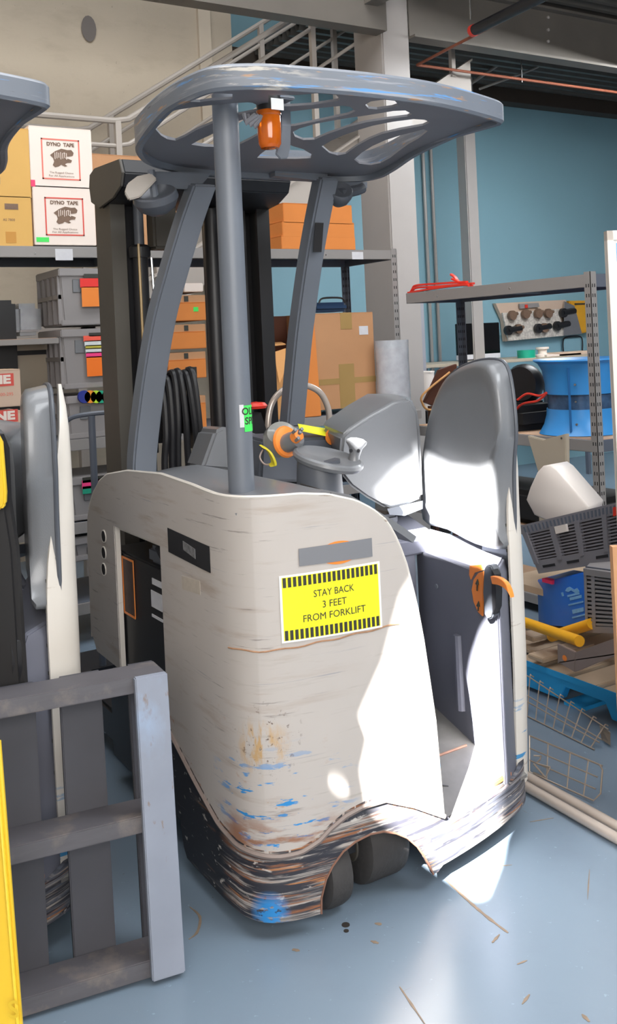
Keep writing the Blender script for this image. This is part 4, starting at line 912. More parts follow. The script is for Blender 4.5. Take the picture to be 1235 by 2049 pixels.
# white tape boxes with the red frame, lettering and lizard head
for k, (pa, pb, fr, lab) in enumerate((((70, 490), (188, 374), (92, 397, 166, 471), 'lower white box with red framed picture and green sticker on the top shelf'), ((62, 374), (182, 260), (85, 281, 158, 358), 'upper white box with red framed picture on the top shelf, no sticker'))):
    T, x0, x1, y, z0, z1 = carton('tape_box', lab, 'box', M['cardwhite'], pa, pb, 2.72, .35, 'white tape boxes stacked on the shelf')
    A1, B1 = PY(fr[0], fr[3], y), PY(fr[2], fr[1], y); w_, h_ = B1.x-A1.x, B1.z-A1.z
    mb = MB(); e = .007
    for a_ in ((A1.x, B1.x, A1.z, A1.z+e), (A1.x, B1.x, B1.z-e, B1.z), (A1.x, A1.x+e, A1.z, B1.z), (B1.x-e, B1.x, A1.z, B1.z)): mb.box(a_[0], a_[1], y-.0015, y-.0003, a_[2], a_[3])
    mb.build('red_frame', M['redink'] if k == 0 else M['palered'], T)
    xc = (A1.x+B1.x)/2
    text('DYNO  TAPE', .026, (xc, y-.002, B1.z-h_*.14), (1, 0, 0), (0, 0, 1), 'lettering', M['brownink'], T, bold=.0012, width=w_*.72)
    text('The Rugged Choice', .014, (xc, y-.002, A1.z+h_*.17), (1, 0, 0), (0, 0, 1), 'lettering', M['brownink'], T, width=w_*.62)
    text('For All Applications', .014, (xc, y-.002, A1.z+h_*.09), (1, 0, 0), (0, 0, 1), 'lettering', M['brownink'], T, width=w_*.66)
    head = [(.22, .62), (.36, .74), (.52, .82), (.68, .79), (.78, .80), (.84, .72), (.82, .64), (.78, .62), (.66, .60), (.60, .55), (.70, .54), (.79, .50), (.76, .43), (.66, .42), (.60, .38), (.66, .33), (.60, .31), (.50, .36), (.44, .31), (.34, .28), (.28, .34), (.32, .44), (.30, .54)]
    bm = poly_holes([(a_*w_, b_*h_*.86) for a_, b_ in head], [[(p[0]*w_, p[1]*h_*.86) for p in ((.56, .70), (.60, .72), (.63, .69), (.60, .67))]], .0004)
    for v in bm.verts: v.co = Vector((A1.x+v.co.x, y-.0012+v.co.z, A1.z+h_*.06+v.co.y))
    mb = MB(); mb.bm.free(); mb.bm = bm; mb.build('lizard_head_print', M['brownink'], T)
    mb = MB()
    for j in range(7): mb.box(A1.x+w_*(.34+.05*j), A1.x+w_*(.355+.05*j), y-.0022, y-.0017, A1.z+h_*(.50+.02*(j % 3)), A1.z+h_*(.66+.02*(j % 2)))
    mb.build('print_hatching', M['cardwhite'], T)['kind'] = 'stuff'
    if k == 0:
        a_, b_ = PY(73, 484, y), PY(98, 475, y); decal('green_sticker', M['green'], T, (a_.x, y-.0003, a_.z), (1, 0, 0), (0, 0, 1), b_.x-a_.x, b_.z-a_.z, .001)
    else:
        a_, b_ = PY(62, 373, y), PY(70, 360, y); decal('pink_mark', M['pink'], T, (a_.x, y-.0003, a_.z), (1, 0, 0), (0, 0, 1), b_.x-a_.x, b_.z-a_.z, .001)
T, x0, x1, y, z0, z1 = carton('carton_box', 'lower yellowish cardboard box at the left end of the top shelf', 'box', M['cardyellow'], (-70, 492), (62, 392), 2.72, .35, None)
a_, b_ = PY(10, 432, y), PY(36, 408, y); decal('printed_square', M['brownink'], T, (a_.x, y-.0003, b_.z-.03), (1, 0, 0), (0, 0, 1), b_.x-a_.x, .03, .0008)
text('AS 7800', .018, (PY(18, 440, y).x, y-.001, PY(18, 440, y).z), (1, 0, 0), (0, 0, 1), 'lettering', M['brownink'], T)
a_, b_ = PY(12, 486, y), PY(32, 464, y); decal('printed_panel', cm('ochre_print', (196, 140, 60)), T, (a_.x, y-.0003, a_.z), (1, 0, 0), (0, 0, 1), b_.x-a_.x, b_.z-a_.z, .0008)
carton('carton_box', 'upper yellowish cardboard box behind the cut-off forklift guard, on the top shelf', 'box', M['cardyellow'], (-75, 392), (57, 258), 2.72, .35)
carton('carton_box', 'brown cardboard box with torn top behind the left mast column', 'box', M['cardbrown'], (189, 490), (330, 316), 2.74, .33)
T, *_ = carton('carton_box', 'tan cardboard box on the top shelf seen between mast and guard post', 'box', M['card'], (331, 494), (372, 394), 2.73, .33)
for i, (pa, pb, w2) in enumerate((((564, 500), (711, 474), 'lowest'), ((566, 474), (709, 446), 'middle'), ((568, 446), (704, 411), 'topmost'))):
    carton('flat_carton', w2+' of the three flat orange boxes on the top shelf', 'box', M['cardorange'], pa, pb, 2.74, .33, 'flat orange boxes on the top shelf', zb=ZA+.003 if i == 0 else None)
# grey lidded totes
def tote(pa, pb, y, depth, label, card=None, discs=False, x1=None):
    a_, b_ = PY(*pa, y), PY(*pb, y); x0, z0, x1, z1 = a_.x, a_.z, (x1 or b_.x), b_.z
    T = thing('storage_tote', label, 'tote', ((x0+x1)/2, y+depth/2, z0), 'grey totes stacked on the shelves')
    MB().hexa([(x0+.02, y+.015, z0), (x1-.02, y+.015, z0), (x0+.02, y+depth-.015, z0), (x1-.02, y+depth-.015, z0), (x0+.005, y+.006, z1-.03), (x1-.005, y+.006, z1-.03), (x0+.005, y+depth-.006, z1-.03), (x1-.005, y+depth-.006, z1-.03)]).build('tote_body', M['tote'], T, bevel=.006)
    MB().box(x0-.004, x1+.004, y-.003, y+depth+.003, z1-.045, z1-.002).build('tote_rim', M['tote'], T, bevel=.005)
    MB().box(x0+.002, x1-.002, y+.0, y+.012, z0, z0+.03).build('foot_rail', M['tote'], T, bevel=.004)
    n = 4
    for i in range(n+1):
        yy = y+.02+(depth-.05)*i/n; MB().box(x0-.006, x0+.02, yy, yy+.012, z0+.01, z1-.04).build('rib', M['tote'], T, bevel=.002)
    MB().box(x0-.006, x0+.02, y+.02, y+depth-.02, (z0+z1)/2-.01, (z0+z1)/2+.012).build('rib', M['tote'], T)
    MB().box(x0+.07, x0+.13, y+.004, y+.008, z1-.13, z1-.06).build('handle_recess', M['toteside'], T, bevel=.002)
    if card:
        for (cm_, za, zb_) in card:
            p1, p2 = PY(*za, y-.012), PY(*zb_, y-.012)
            MB().box(p1.x, p2.x+.04, y-.012, y-.010, p2.z, p1.z).build('fabric_swatch', cm_, T)
    return T
RD = cm('red_swatch', (232, 50, 45)); OR = cm('orange_swatch', (238, 135, 50)); CO = cm('coral_swatch', (240, 95, 75)); OR2 = cm('vivid_orange_swatch', (245, 120, 25))
WH = cm('pale_swatch', (210, 215, 215)); OL = cm('olive_swatch', (190, 180, 70)); PK = cm('pink_swatch', (240, 60, 130)); TE = cm('green_swatch', (25, 150, 120))
yT = 2.715
tote((123, 652), (235, 536), yT, .42, 'topmost grey tote with a red and orange swatch hanging on it', [(M['ink'], (168, 548), (203, 556)), (RD, (160, 557), (205, 575)), (OR, (163, 574), (205, 613))], x1=.80)
tote((128, 780), (235, 655), yT, .42, 'middle grey tote with a striped multicoloured swatch hanging on it', [(M['ink'], (178, 666), (212, 672)), (CO, (167, 672), (214, 682)), (WH, (169, 682), (215, 691)), (OL, (171, 691), (215, 697)), (WH, (171, 697), (216, 705)), (PK, (172, 705), (217, 714)), (OR2, (173, 714), (218, 751))], x1=.80)
tote((137, 880), (240, 785), yT, .42, 'grey tote under the row of bright tape rolls, bottom of its stack', None, x1=.80)
tote((145, 1044), (240, 945), yT, .42, 'dark grey tote on the shelf below, with a pink and green swatch', [(M['ink'], (165, 956), (206, 962)), (PK, (164, 962), (206, 974)), (TE, (165, 974), (206, 984))], x1=.80)
tote((150, 1125), (240, 1062), yT, .42, 'grey tote on the second lowest shelf behind the forklift shell', None, x1=.80)
for i, (px, col) in enumerate(((168, (35, 50, 140)), (180, (240, 150, 40)), (192, (190, 225, 50)), (202, (30, 165, 130)), (214, (240, 90, 50)), (226, (200, 230, 40)))):
    q = PY(px, 794, 2.70); nm = ('navy blue', 'orange', 'lime green', 'teal green', 'red-orange', 'yellow-green')[i]
    o = MB().lathe([(.012, -.01), (.033, -.01), (.034, 0), (.033, .01), (.012, .01), (.012, -.01)], (q.x, 2.700, q.z), (0, 1, 0), 22).build('tape_roll', cm('tape_'+nm.replace(' ', '_').replace('-', '_'), col))
    tag(o, nm+' tape roll in the row hung on the grey tote', 'tape roll', 'bright tape rolls in a row')
# supply boxes at the left edge
for pa, pb, lab in (((-90, 822), (40, 738), 'upper pale cardboard box with red lettering at the left edge'), ((-90, 896), (50, 822), 'lower pale cardboard box with red lettering at the left edge')):
    T, x0, x1, y, z0, z1 = carton('supply_box', lab, 'box', M['cardpink'], pa, pb, 2.45, .3, 'pale supply boxes at the left edge')
    a_, b_ = PY(-60, pa[1]-45, y), PY(27 if pb[1] < 800 else 36, pb[1]+14, y)
    decal('red_banner', M['redink'], T, (a_.x, y-.0003, a_.z-.0), (1, 0, 0), (0, 0, 1), b_.x-a_.x, .06, .0008)
    text('ULINE', .055, (b_.x-.115, y-.002, a_.z+.03), (1, 0, 0), (0, 0, 1), 'lettering', M['cardwhite'], T, bold=.003, width=.2)
    text('1-800-295', .022, (b_.x-.05, y-.002, a_.z-.04), (1, 0, 0), (0, 0, 1), 'lettering', M['palered'], T)
struct(MB().box(-1.2, .22, 2.44, 2.72, 1.02, 1.06).build('trim_13', M['board']))
a_, b_ = PY(0, 740, 2.9), PY(32, 600, 2.9)
tag(MB().box(a_.x-.4, b_.x, 2.9, 3.1, 1.085, b_.z).build('equipment_case', M['black'], bevel=.02), 'black glossy equipment case at the left edge below the board', 'case')
a_, b_ = PY(32, 672, 2.95), PY(84, 606, 2.95)
T = thing('wrapped_bundle', 'clear plastic wrapped bundle under the particle board shelf at left', 'bundle', ((a_.x+b_.x)/2, 3.05, a_.z))
MB().box(a_.x+.01, b_.x-.01, 2.97, 3.12, a_.z, b_.z-.01).build('contents', M['label'], T, bevel=.02)
MB().box(a_.x, b_.x, 2.95, 3.14, a_.z-.0, b_.z).build('plastic_wrap', M['wrap'], T, bevel=.03)
a_, b_ = PY(28, 862, 3.0), PY(92, 676, 3.0)
T = thing('archive_box', 'plain beige box with a dark lid line behind the cut-off forklift seat', 'box', ((a_.x+b_.x)/2, 3.1, 1.085))
MB().box(a_.x, b_.x, 3.0, 3.25, 1.085, b_.z-.09).build('carton', M['beige'], T, bevel=.004)
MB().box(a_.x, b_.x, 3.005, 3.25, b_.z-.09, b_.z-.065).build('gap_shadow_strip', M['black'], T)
MB().box(a_.x-.005, b_.x+.005, 2.995, 3.255, b_.z-.065, b_.z).build('lid', M['beige'], T, bevel=.004)
# orange boxes seen between the mast columns, strapped in a stack
for i, (z0_, z1_, w2) in enumerate(((872, 805, 'lowest'), (760, 717, 'second lowest'), (700, 662, 'second highest'), (643, 604, 'topmost'))):
    T, x0, x1, y, z0, z1 = carton('parts_carton', w2+' orange box in the stack seen between the mast columns', 'box', M['cardorange'], (338, z0_), (412, z1_), 2.73, .33, 'orange boxes stacked behind the mast')
    MB().box(x0, x1, y+.004, y+.3, z1, z1+.04).build('printed_band', M['cardbrown'], T)
    MB().box(x0+.10, x0+.125, y+.001, y+.004, z1+.005, z1+.035).build('dark_mark', M['ink'], T)
    if i == 3:
        q = PY(391, 619, y); decal('green_sticker', M['green'], T, (q.x-.012, y-.0003, q.z-.012), (1, 0, 0), (0, 0, 1), .03, .025, .001)
MB_ = MB(); q = PY(388, 577, 2.75); tag(MB_.box(q.x-.06, q.x+.06, 2.75, 3.0, q.z-.02, q.z+.03).build('paper_stack', M['cardwhite'], bevel=.004), 'small white packet on top of the orange box stack', 'packet')
# big cartons on the middle shelf
T, x0, x1, y, z0, z1 = carton('moving_box', 'large brown cardboard box sealed with tape, paper label at its corner', 'box', M['cardbrown'], (633, 822), (746, 624), 2.74, .36, None, tape=False)
for pa, pb in (((633, 772), (746, 752)), ): 
    a_, b_ = PY(*pa, y), PY(*pb, y); MB().box(x0-.001, x1+.001, y-.0012, y+.36, a_.z, b_.z).build('tape_strip', M['tape'], T)
a_, b_ = PY(682, 659, y), PY(703, 624, y); MB().box(a_.x, b_.x, y-.0016, y+.1, a_.z, z1+.001).build('tape_strip', M['tape'], T)
a_, b_ = PY(682, 822, y), PY(708, 727, y); MB().box(a_.x, b_.x, y-.0018, y-.0003, z0, b_.z).build('tape_strip', M['tape'], T)
a_, b_ = PY(719, 670, y), PY(736, 652, y); decal('paper_label', M['label'], T, (a_.x, y-.0003, a_.z), (1, 0, 0), (0, 0, 1), b_.x-a_.x, b_.z-a_.z)
q = PY(620, 822, 2.78); a_, b_ = PY(608, 838, 2.71), PY(634, 628, 2.71)
tag(MB().hexa([(a_.x-.06, 2.72, 1.085), (b_.x-.005, 2.70, 1.085), (a_.x-.06, 2.76, 1.085), (b_.x-.005, 2.76, 1.085), (a_.x-.02, 2.735, b_.z), (b_.x-.005, 2.735, b_.z), (a_.x-.02, 2.765, b_.z), (b_.x-.005, 2.765, b_.z)]).build('flattened_carton', M['cardorange'], bevel=.003), 'flattened orange-brown carton standing against the large taped box', 'box')
T = thing('open_box', 'opened tan cardboard box with a bent flap behind the steering handle', 'box', (1.5, 2.7, 1.085))
a_, b_ = PY(490, 850, 2.72), PY(572, 696, 2.72)
MB().box(a_.x, b_.x, 2.72, 3.05, 1.085, b_.z-.02).build('carton', M['card'], T, bevel=.004)
MB().loft([[PY(493, 698, 2.715), PY(572, 690, 2.715), PY(563, 686, 2.95), PY(495, 690, 2.95)], [p+Vector((0, 0, .006)) for p in (PY(493, 698, 2.715), PY(572, 690, 2.715), PY(563, 686, 2.95), PY(495, 690, 2.95))]]).build('flap', M['card'], T)
MB().loft([[PY(548, 705, 2.70), PY(572, 697, 2.69), PY(572, 740, 2.60), PY(560, 770, 2.62)], [p+Vector((0, .006, 0)) for p in (PY(548, 705, 2.70), PY(572, 697, 2.69), PY(572, 740, 2.60), PY(560, 770, 2.62))]]).build('flap', M['card'], T)
MB().loft([[PY(*p, 2.712) for p in ((521, 810), (536, 718), (542, 720), (528, 812))], [PY(*p, 2.716) for p in ((521, 810), (536, 718), (542, 720), (528, 812))]]).build('grey_print_stripe', M['tote'], T)
a_, b_ = PY(490, 686, 3.0), PY(515, 616, 3.0)
tag(MB().box(a_.x, b_.x, 3.0, 3.2, 1.085, b_.z).build('speaker_box', M['black'], bevel=.008), 'tall black box at the back of the shelf beside the guard pole', 'box')
a_, b_ = PY(548, 690, 3.05), PY(580, 632, 3.05)
tag(MB().hexa([(a_.x, 3.05, 1.085), (b_.x, 3.05, 1.085), (a_.x, 3.2, 1.085), (b_.x, 3.2, 1.085), (a_.x-.01, 3.05, b_.z), (b_.x, 3.05, b_.z), (a_.x-.01, 3.2, b_.z), (b_.x, 3.2, b_.z)]).build('brown_bin', M['brownwood'], bevel=.006), 'dark brown bin behind the open cardboard box', 'bin')
T = thing('blue_case', 'dark blue case with black handle lying on the large taped box', 'case', (2.15, 2.95, 1.72))
a_, b_ = PY(626, 622, 2.9), PY(693, 599, 2.9)
zc_ = 1.722; MB().box(a_.x, b_.x, 2.88, 3.05, zc_, zc_+.06).build('case_body', M['navy'], T, bevel=.02)
MB().tube(catmull([(a_.x+.03, 2.87, zc_+.055), (a_.x+.06, 2.87, zc_+.085), (b_.x-.06, 2.87, zc_+.085), (b_.x-.03, 2.87, zc_+.055)], 4), .006).build('handle', M['black'], T)
a_, b_ = PY(748, 790, 2.69), PY(797, 680, 2.69)
T = thing('wrapped_roll', 'upright white roll in clear plastic standing at the rack corner', 'roll', ((a_.x+b_.x)/2, 2.62, 1.085))
xc, rr = (a_.x+b_.x)/2, (b_.x-a_.x)/2
MB().lathe([(.001, 0), (rr*.97, 0), (rr*.97, b_.z-1.085-.05), (rr*.5, b_.z-1.085-.045), (.001, b_.z-1.085-.045)], (xc, 2.62, 1.085), (0, 0, 1), 24).build('roll', M['rollwrap'], T)
MB().lathe([(rr, 0), (rr*1.01, .15), (rr*.99, .3), (rr*1.02, b_.z-1.085)], (xc, 2.62, 1.085), (0, 0, 1), 24).build('plastic_wrap', M['wrap'], T)
struct(MB().box(xc-.12, xc+.12, 2.5, 2.70, 1.03, 1.083).build('trim_14', M['rack'], bevel=.003))
# hand cart rail left of the mast
T = thing('cart_frame', 'dark bent tube rail on an upright left of the mast', 'cart', (.3, 2.1, 0))
MB().tube(catmull([PY(128, 885, 2.2), PY(126, 858, 2.15), PY(140, 838, 2.1), PY(175, 829, 2.05), PY(235, 824, 2.0), PY(300, 822, 1.95)], 5), .011).build('rail', M['rackdark'], T)
q = PY(183, 832, 2.04); MB().tube([(q.x, q.y, q.z), (q.x, q.y, .1)], .016, 12).build('upright_tube', M['rackdark'], T)
MB().box(q.x-.25, q.x+.5, q.y-.03, q.y+.25, .06, .1).build('cart_deck', M['black'], T)
for dx in (-.2, .45): MB().lathe([(.001, -.012), (.03, -.012), (.03, .012), (.001, .012)], (q.x+dx, q.y+.02, .03), (0, 1, 0), 16).build('caster', M['rubber'], T)
# grab hoop and red cap behind the console
T = thing('hoop_handle', 'bent bare steel hoop handle standing behind the guard post', 'handle', (.72, 1.15, .0))
yh = 1.12
MB().tube(catmull([PY(537, 900, yh), PY(537, 840, yh), PY(548, 800, yh), PY(575, 776, yh), PY(610, 771, yh), PY(640, 785, yh), PY(656, 815, yh), PY(660, 850, yh), PY(661, 900, yh)], 5), .013, 12).build('hoop', M['brushed'], T)
q = PY(537, 900, yh); q2 = PY(661, 900, yh)
MB().box(q.x-.03, q2.x+.03, yh-.03, yh+.03, .0, q2.z).build('hoop_base', M['black'], T)
T = thing('red_cap_lever', 'black lever with a red cap beside the rear pole', 'lever', (0.5, 1.16, 0))
a_ = PY(512, 812, 1.05); MB().lathe([(.001, -.012), (.04, -.01), (.046, .0), (.035, .012), (.001, .016)], a_, (0, 0, 1), 20).build('cap', M['red'], T)
MB().loft([[PY(505, 825, 1.05), PY(522, 825, 1.05), PY(548, 905, 1.05), PY(505, 905, 1.05)], [p+Vector((0, .05, 0)) for p in (PY(505, 825, 1.05), PY(522, 825, 1.05), PY(548, 905, 1.05), PY(505, 905, 1.05))]]).build('lever_arm', M['black'], T)
# ------------------------------------------------------------------ rack B (right), its long side facing the truck
XB = 2.6; YB0 = 1.13; YB1 = 2.66; ZB = 1.818
RB = thing('storage_rack', 'grey steel shelving unit at right with slotted uprights and the blue drum', 'shelving', (2.8, 1.9, 0))
for z, h in ((ZB, .066), (.975, .06), (.47, .05), (.10, .05)):
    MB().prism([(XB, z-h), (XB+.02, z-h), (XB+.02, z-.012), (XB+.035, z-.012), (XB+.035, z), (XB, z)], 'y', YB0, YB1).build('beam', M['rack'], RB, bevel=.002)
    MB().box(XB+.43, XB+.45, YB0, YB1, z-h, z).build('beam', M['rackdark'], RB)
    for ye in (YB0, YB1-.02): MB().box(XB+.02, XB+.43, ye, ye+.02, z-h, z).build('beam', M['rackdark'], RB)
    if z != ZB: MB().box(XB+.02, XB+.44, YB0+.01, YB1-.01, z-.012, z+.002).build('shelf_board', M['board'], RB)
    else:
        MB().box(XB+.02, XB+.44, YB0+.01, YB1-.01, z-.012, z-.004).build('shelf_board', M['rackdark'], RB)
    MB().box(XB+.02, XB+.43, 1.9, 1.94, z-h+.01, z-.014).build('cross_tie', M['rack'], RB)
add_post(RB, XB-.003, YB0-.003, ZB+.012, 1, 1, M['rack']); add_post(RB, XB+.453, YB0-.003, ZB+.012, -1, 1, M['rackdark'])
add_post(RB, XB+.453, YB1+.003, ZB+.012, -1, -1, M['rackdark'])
for px, py in ((875, 593), (1020, 577)):
    q = PX(px, py, XB); MB().lathe([(.006, 0), (.004, .003)], (XB, q.y, q.z), (-1, 0, 0), 8).build('screw', M['chrome'], RB)
# red straps on the rack top
RS = thing('red_strap_coil', 'folded red webbing straps lying on the right rack top', 'strap', (2.65, 2.4, ZB))
for k, pts in enumerate((((818, 586), (870, 577), (930, 570), (940, 572)), ((824, 583), (833, 576), (880, 573), (948, 567)), ((826, 580), (835, 571), (885, 567), (935, 564)), ((905, 558), (915, 562), (925, 568), (945, 572)), ((903, 549), (912, 556), (918, 566)), ((820, 588), (826, 580), (832, 572)))):
    P_ = [PX(*p, XB+.03+.012*k) for p in pts]; MB().bar(catmull(P_, 5), (.012, 0, 0), (0, 0, .006)).build('webbing', M['red'], RS, bevel=.002)
# things on the wall and desk beyond rack B
DY = 4.9
a_, b_ = PY(985, 722, DY), PY(1178, 713, DY)
T = thing('work_desk', 'workbench against the blue wall with a pale top', 'desk', ((a_.x+b_.x)/2, DY+.3, 0))
zd = a_.z; MB().box(a_.x-.9, b_.x+.05, DY, DY+.7, zd-.03, zd).build('desk_top', M['beige'], T, bevel=.004)
for x in (a_.x-.8, b_.x-.02):
    for y in (DY+.05, DY+.62): MB().bar([(x, y, 0), (x, y, zd-.03)], (.02, 0, 0), (0, .02, 0)).build('leg', M['rackdark'], T)
def onb(px, y): return PY(px, 700, y).x
a_, b_ = PY(926, 715, 5.35), PY(999, 645, 5.35)
T = thing('desktop_computer', 'all-in-one computer with black screen on the workbench', 'computer', ((a_.x+b_.x)/2, 5.35, zd))
MB().box(a_.x-.06, b_.x, 5.35, 5.38, zd+.0+.06, b_.z).build('screen', M['screen'], T, bevel=.004)
MB().box(a_.x-.06, b_.x, 5.348, 5.385, zd+.01, zd+.06).build('chin', M['label'], T, bevel=.004)
MB().box((a_.x+b_.x)/2-.1, (a_.x+b_.x)/2+.1, 5.36, 5.5, zd, zd+.01).build('stand', M['label'], T)
a_, b_ = PY(1006, 683, 5.93), PY(1128, 606, 5.93)
T = thing('pegboard', 'pale tilted tool board with black clamps on the blue wall', 'tool board', ((a_.x+b_.x)/2, 5.96, a_.z))
W5 = lambda L_, y: [PY(*p, y) for p in L_]
ob = W5([(992, 607), (1132, 600), (1165, 668), (1012, 683), (1007, 640)], 5.93); MB().loft([ob, [p+Vector((0, .05, 0)) for p in ob]]).build('board_back', M['cardpink'], T)
ib = W5([(1006, 626), (1120, 618), (1128, 672), (1018, 682)], 5.90); MB().loft([ib, [p+Vector((0, .02, 0)) for p in ib]]).build('peg_panel', mat('peg_panel_print', (216, 196, 188), 0.6, var=0.35, vscale=40), T)
sv = W5([(1130, 603), (1150, 612), (1165, 668), (1128, 672)], 5.88); MB().loft([sv, [p+Vector((0, .02, 0)) for p in sv]]).build('silver_corner', M['chrome'], T)
lg = W5([(1040, 608), (1078, 606), (1080, 614), (1042, 618)], 5.895); MB().loft([lg, [p+Vector((0, .02, 0)) for p in lg]]).build('grey_label', M['tote'], T)
q = PY(1054, 613, 5.885); MB().box(q.x-.02, q.x+.02, 5.885, 5.893, q.z-.02, q.z+.02).build('red_mark', M['red'], T)
for i, (px, py, ln) in enumerate(((1020, 661, 1), (1040, 658, 0), (1080, 657, 1), (1118, 652, 1), (1130, 626, 1), (1028, 631, 0), (1055, 628, 0), (1080, 627, 0), (1100, 627, 0), (1092, 656, 0))):
    q = PY(px, py, 5.86); o = MB()
    o.tube([(q.x-.03, 5.86, q.z), (q.x+(.17 if ln else .06), 5.86, q.z+.02)], .035 if ln else .02, 8)
    o.lathe([(.03, -.02), (.055, -.02), (.055, .02), (.03, .02), (.03, -.02)], (q.x-.02, 5.86, q.z), (0, 1, 0), 16)
    tag(o.build('spring_clamp', M['black'] if ln else M['brownink']), ('large black clamp low at the left corner of the tool board', 'small dark clamp in the lower row, beside the left large clamp', 'large black clamp at the middle of the lower row of the tool board', 'large black clamp at the right end of the lower row', 'large black clamp at the right end of the upper row, over the silver corner', 'small dark clamp at the left end of the upper row', 'second small dark clamp from the left in the upper row', 'third small dark clamp from the left in the upper row', 'fourth small dark clamp in the upper row, next to the large one', 'small dark clamp in the lower row, left of the right large clamp')[i], 'clamp', 'clamps on the tool board')
cs_ = W5([(1140, 602), (1186, 601), (1186, 663), (1160, 668)], 5.9)
T = thing('yellow_case', 'yellow case on the blue wall beside the tool board', 'case', (cs_[0].x, 5.9, cs_[2].z)); MB().loft([cs_, [p+Vector((0, .09, 0)) for p in cs_]]).build('case_shell', M['case'], T, bevel=.01)
MB().loft([[p+Vector((0, -.01, 0)) for p in W5([(1150, 607), (1184, 606), (1184, 609), (1150, 610)], 5.9)], W5([(1150, 607), (1184, 606), (1184, 609), (1150, 610)], 5.9)]).build('lettering_strip', M['ink'], T)
T = thing('wall_socket_box', 'small pale blue wall box with a looped black cord above the bench', 'socket', (PY(1140, 690, 5.97).x, 5.97, 1.3))
a_, b_ = PY(1128, 708, 5.97), PY(1160, 676, 5.97); MB().box(a_.x, b_.x, 5.95, 5.995, a_.z, b_.z).build('box', M['wall'], T, bevel=.006)
MB().tube(catmull([PY(1128, 705, 5.94), PY(1127, 685, 5.94), PY(1133, 675, 5.94), PY(1160, 673, 5.94), PY(1166, 685, 5.94), PY(1165, 712, 5.94)], 5), .008).build('cord', M['black'], T)
a_, b_ = PY(1041, 724, 5.1), PY(1066, 698, 5.1); r = (b_.x-a_.x)/2
tag(MB().lathe([(.001, 0), (r, 0), (r*1.03, b_.z-zd-.01), (r*.95, b_.z-zd-.01), (r*.9, .01)], ((a_.x+b_.x)/2, 5.1, zd), (0, 0, 1), 20).build('teal_tub', M['teal']), 'teal plastic tub on the workbench', 'tub')
a_, b_ = PY(1080, 724, 5.1), PY(1092, 694, 5.1); r = (b_.x-a_.x)/2+.01
tag(MB().lathe([(.001, 0), (r*1.3, 0), (r*1.3, .02), (r*.8, .03), (r*.8, b_.z-zd-.03), (r*1.2, b_.z-zd-.02), (r*1.2, b_.z-zd), (.001, b_.z-zd)], ((a_.x+b_.x)/2, 5.1, zd), (0, 0, 1), 18).build('thread_spool', M['cardwhite']), 'cream spool beside the teal tub on the workbench', 'spool')
for i, (p0, p1) in enumerate((((1095, 716), (1135, 712)), ((1120, 717), (1170, 714)))):
    a_, b_ = PY(*p0, 5.0), PY(*p1, 5.2); tag(MB().box(a_.x, b_.x, 5.0, 5.25, zd, zd+.02+.015*i).build('paper_stack', (M['cardwhite'], M['cardpink'])[i], bevel=.002), ('white papers lying beside the cream spool on the workbench', 'pale papers at the right end of the workbench')[i], 'papers')
# chair back, bucket, blower dark round, red hose behind backrest
T = thing('folding_chair', 'dark stained wooden folding chair frame behind the grey backrest', 'chair', (PY(885, 800, 3.1).x, 3.1, 0))
Lc = W5([(880, 740), (915, 728), (915, 740), (905, 750), (868, 812), (850, 805)], 3.1); MB().loft([Lc, [p+Vector((0, .03, 0)) for p in Lc]]).build('back_panel', M['brownwood'], T, bevel=.004)
MB().tube(catmull(W5([(900, 745), (848, 788), (846, 808), (858, 820), (885, 817)], 3.08), 5), .008).build('bent_tube', M['card'], T)
for px in (862, 900): 
    q = PY(px, 812, 3.12); MB().bar([q, (q.x, 3.12, 0)], (.015, 0, 0), (0, .015, 0)).build('leg', M['brownwood'], T)
a_, b_ = PY(853, 790, 3.6), PY(888, 742, 3.6); r = (b_.x-a_.x)/2
T = thing('white_bucket', 'white plastic bucket behind the wooden chair frame', 'bucket', ((a_.x+b_.x)/2, 3.75, 0))
zb_ = b_.z; MB().lathe([(.001, -.30), (r*.85, -.30), (r, -.01), (r*1.04, -.01), (r*1.04, 0), (r*.95, 0)], ((a_.x+b_.x)/2, 3.75, zb_), (0, 0, 1), 24).build('pail', M['bin'], T)
MB().box((a_.x+b_.x)/2-r, (a_.x+b_.x)/2+r, 3.6, 3.9, 0, zb_-.3).build('crate_under', M['dark'], T)
q = PX(1035, 760, 3.0)
T = thing('black_fan', 'round black fan housing on the rack behind the blue drum', 'fan', (2.85, 2.3, .977))
MB().lathe([(.04, -.05), (.10, -.05), (.115, -.02), (.115, .02), (.10, .05), (.04, .05)], (PX(1050, 760, 2.9).x, PX(1050, 760, 2.9).y, 1.235), (1, .3, 0), 24).build('housing', M['black'], T)
MB().box(2.80, 3.0, PX(1050, 760, 2.9).y-.06, PX(1050, 760, 2.9).y+.06, .977, 1.13).build('base', M['dark'], T, bevel=.01)
T = thing('red_hose', 'bright red hose draped on the rack shelf behind the backrest', 'hose', (2.7, 2.0, .977))
MB().tube(catmull([PX(1036, 800, 2.66), PX(1055, 788, 2.66), PX(1080, 792, 2.66), PX(1094, 786, 2.66), PX(1076, 802, 2.66), PX(1040, 812, 2.68), (2.75, 1.95, .99)], 6), .0065).build('hose', M['red'], T)
# dark stuff on the lower part of the bay: bags
T = tag(MB().box(2.65, 3.0, 1.75, 2.5, .977, 1.12).build('black_bag', M['dark'], bevel=.04), 'black cloth bag lying on the rack shelf under the red hose', 'bag')
tag(MB().box(2.62, 3.02, 1.2, 2.4, .474, .66).build('dark_bin', M['dark'], bevel=.03), 'low black bin on the middle shelf of the right rack', 'bin')
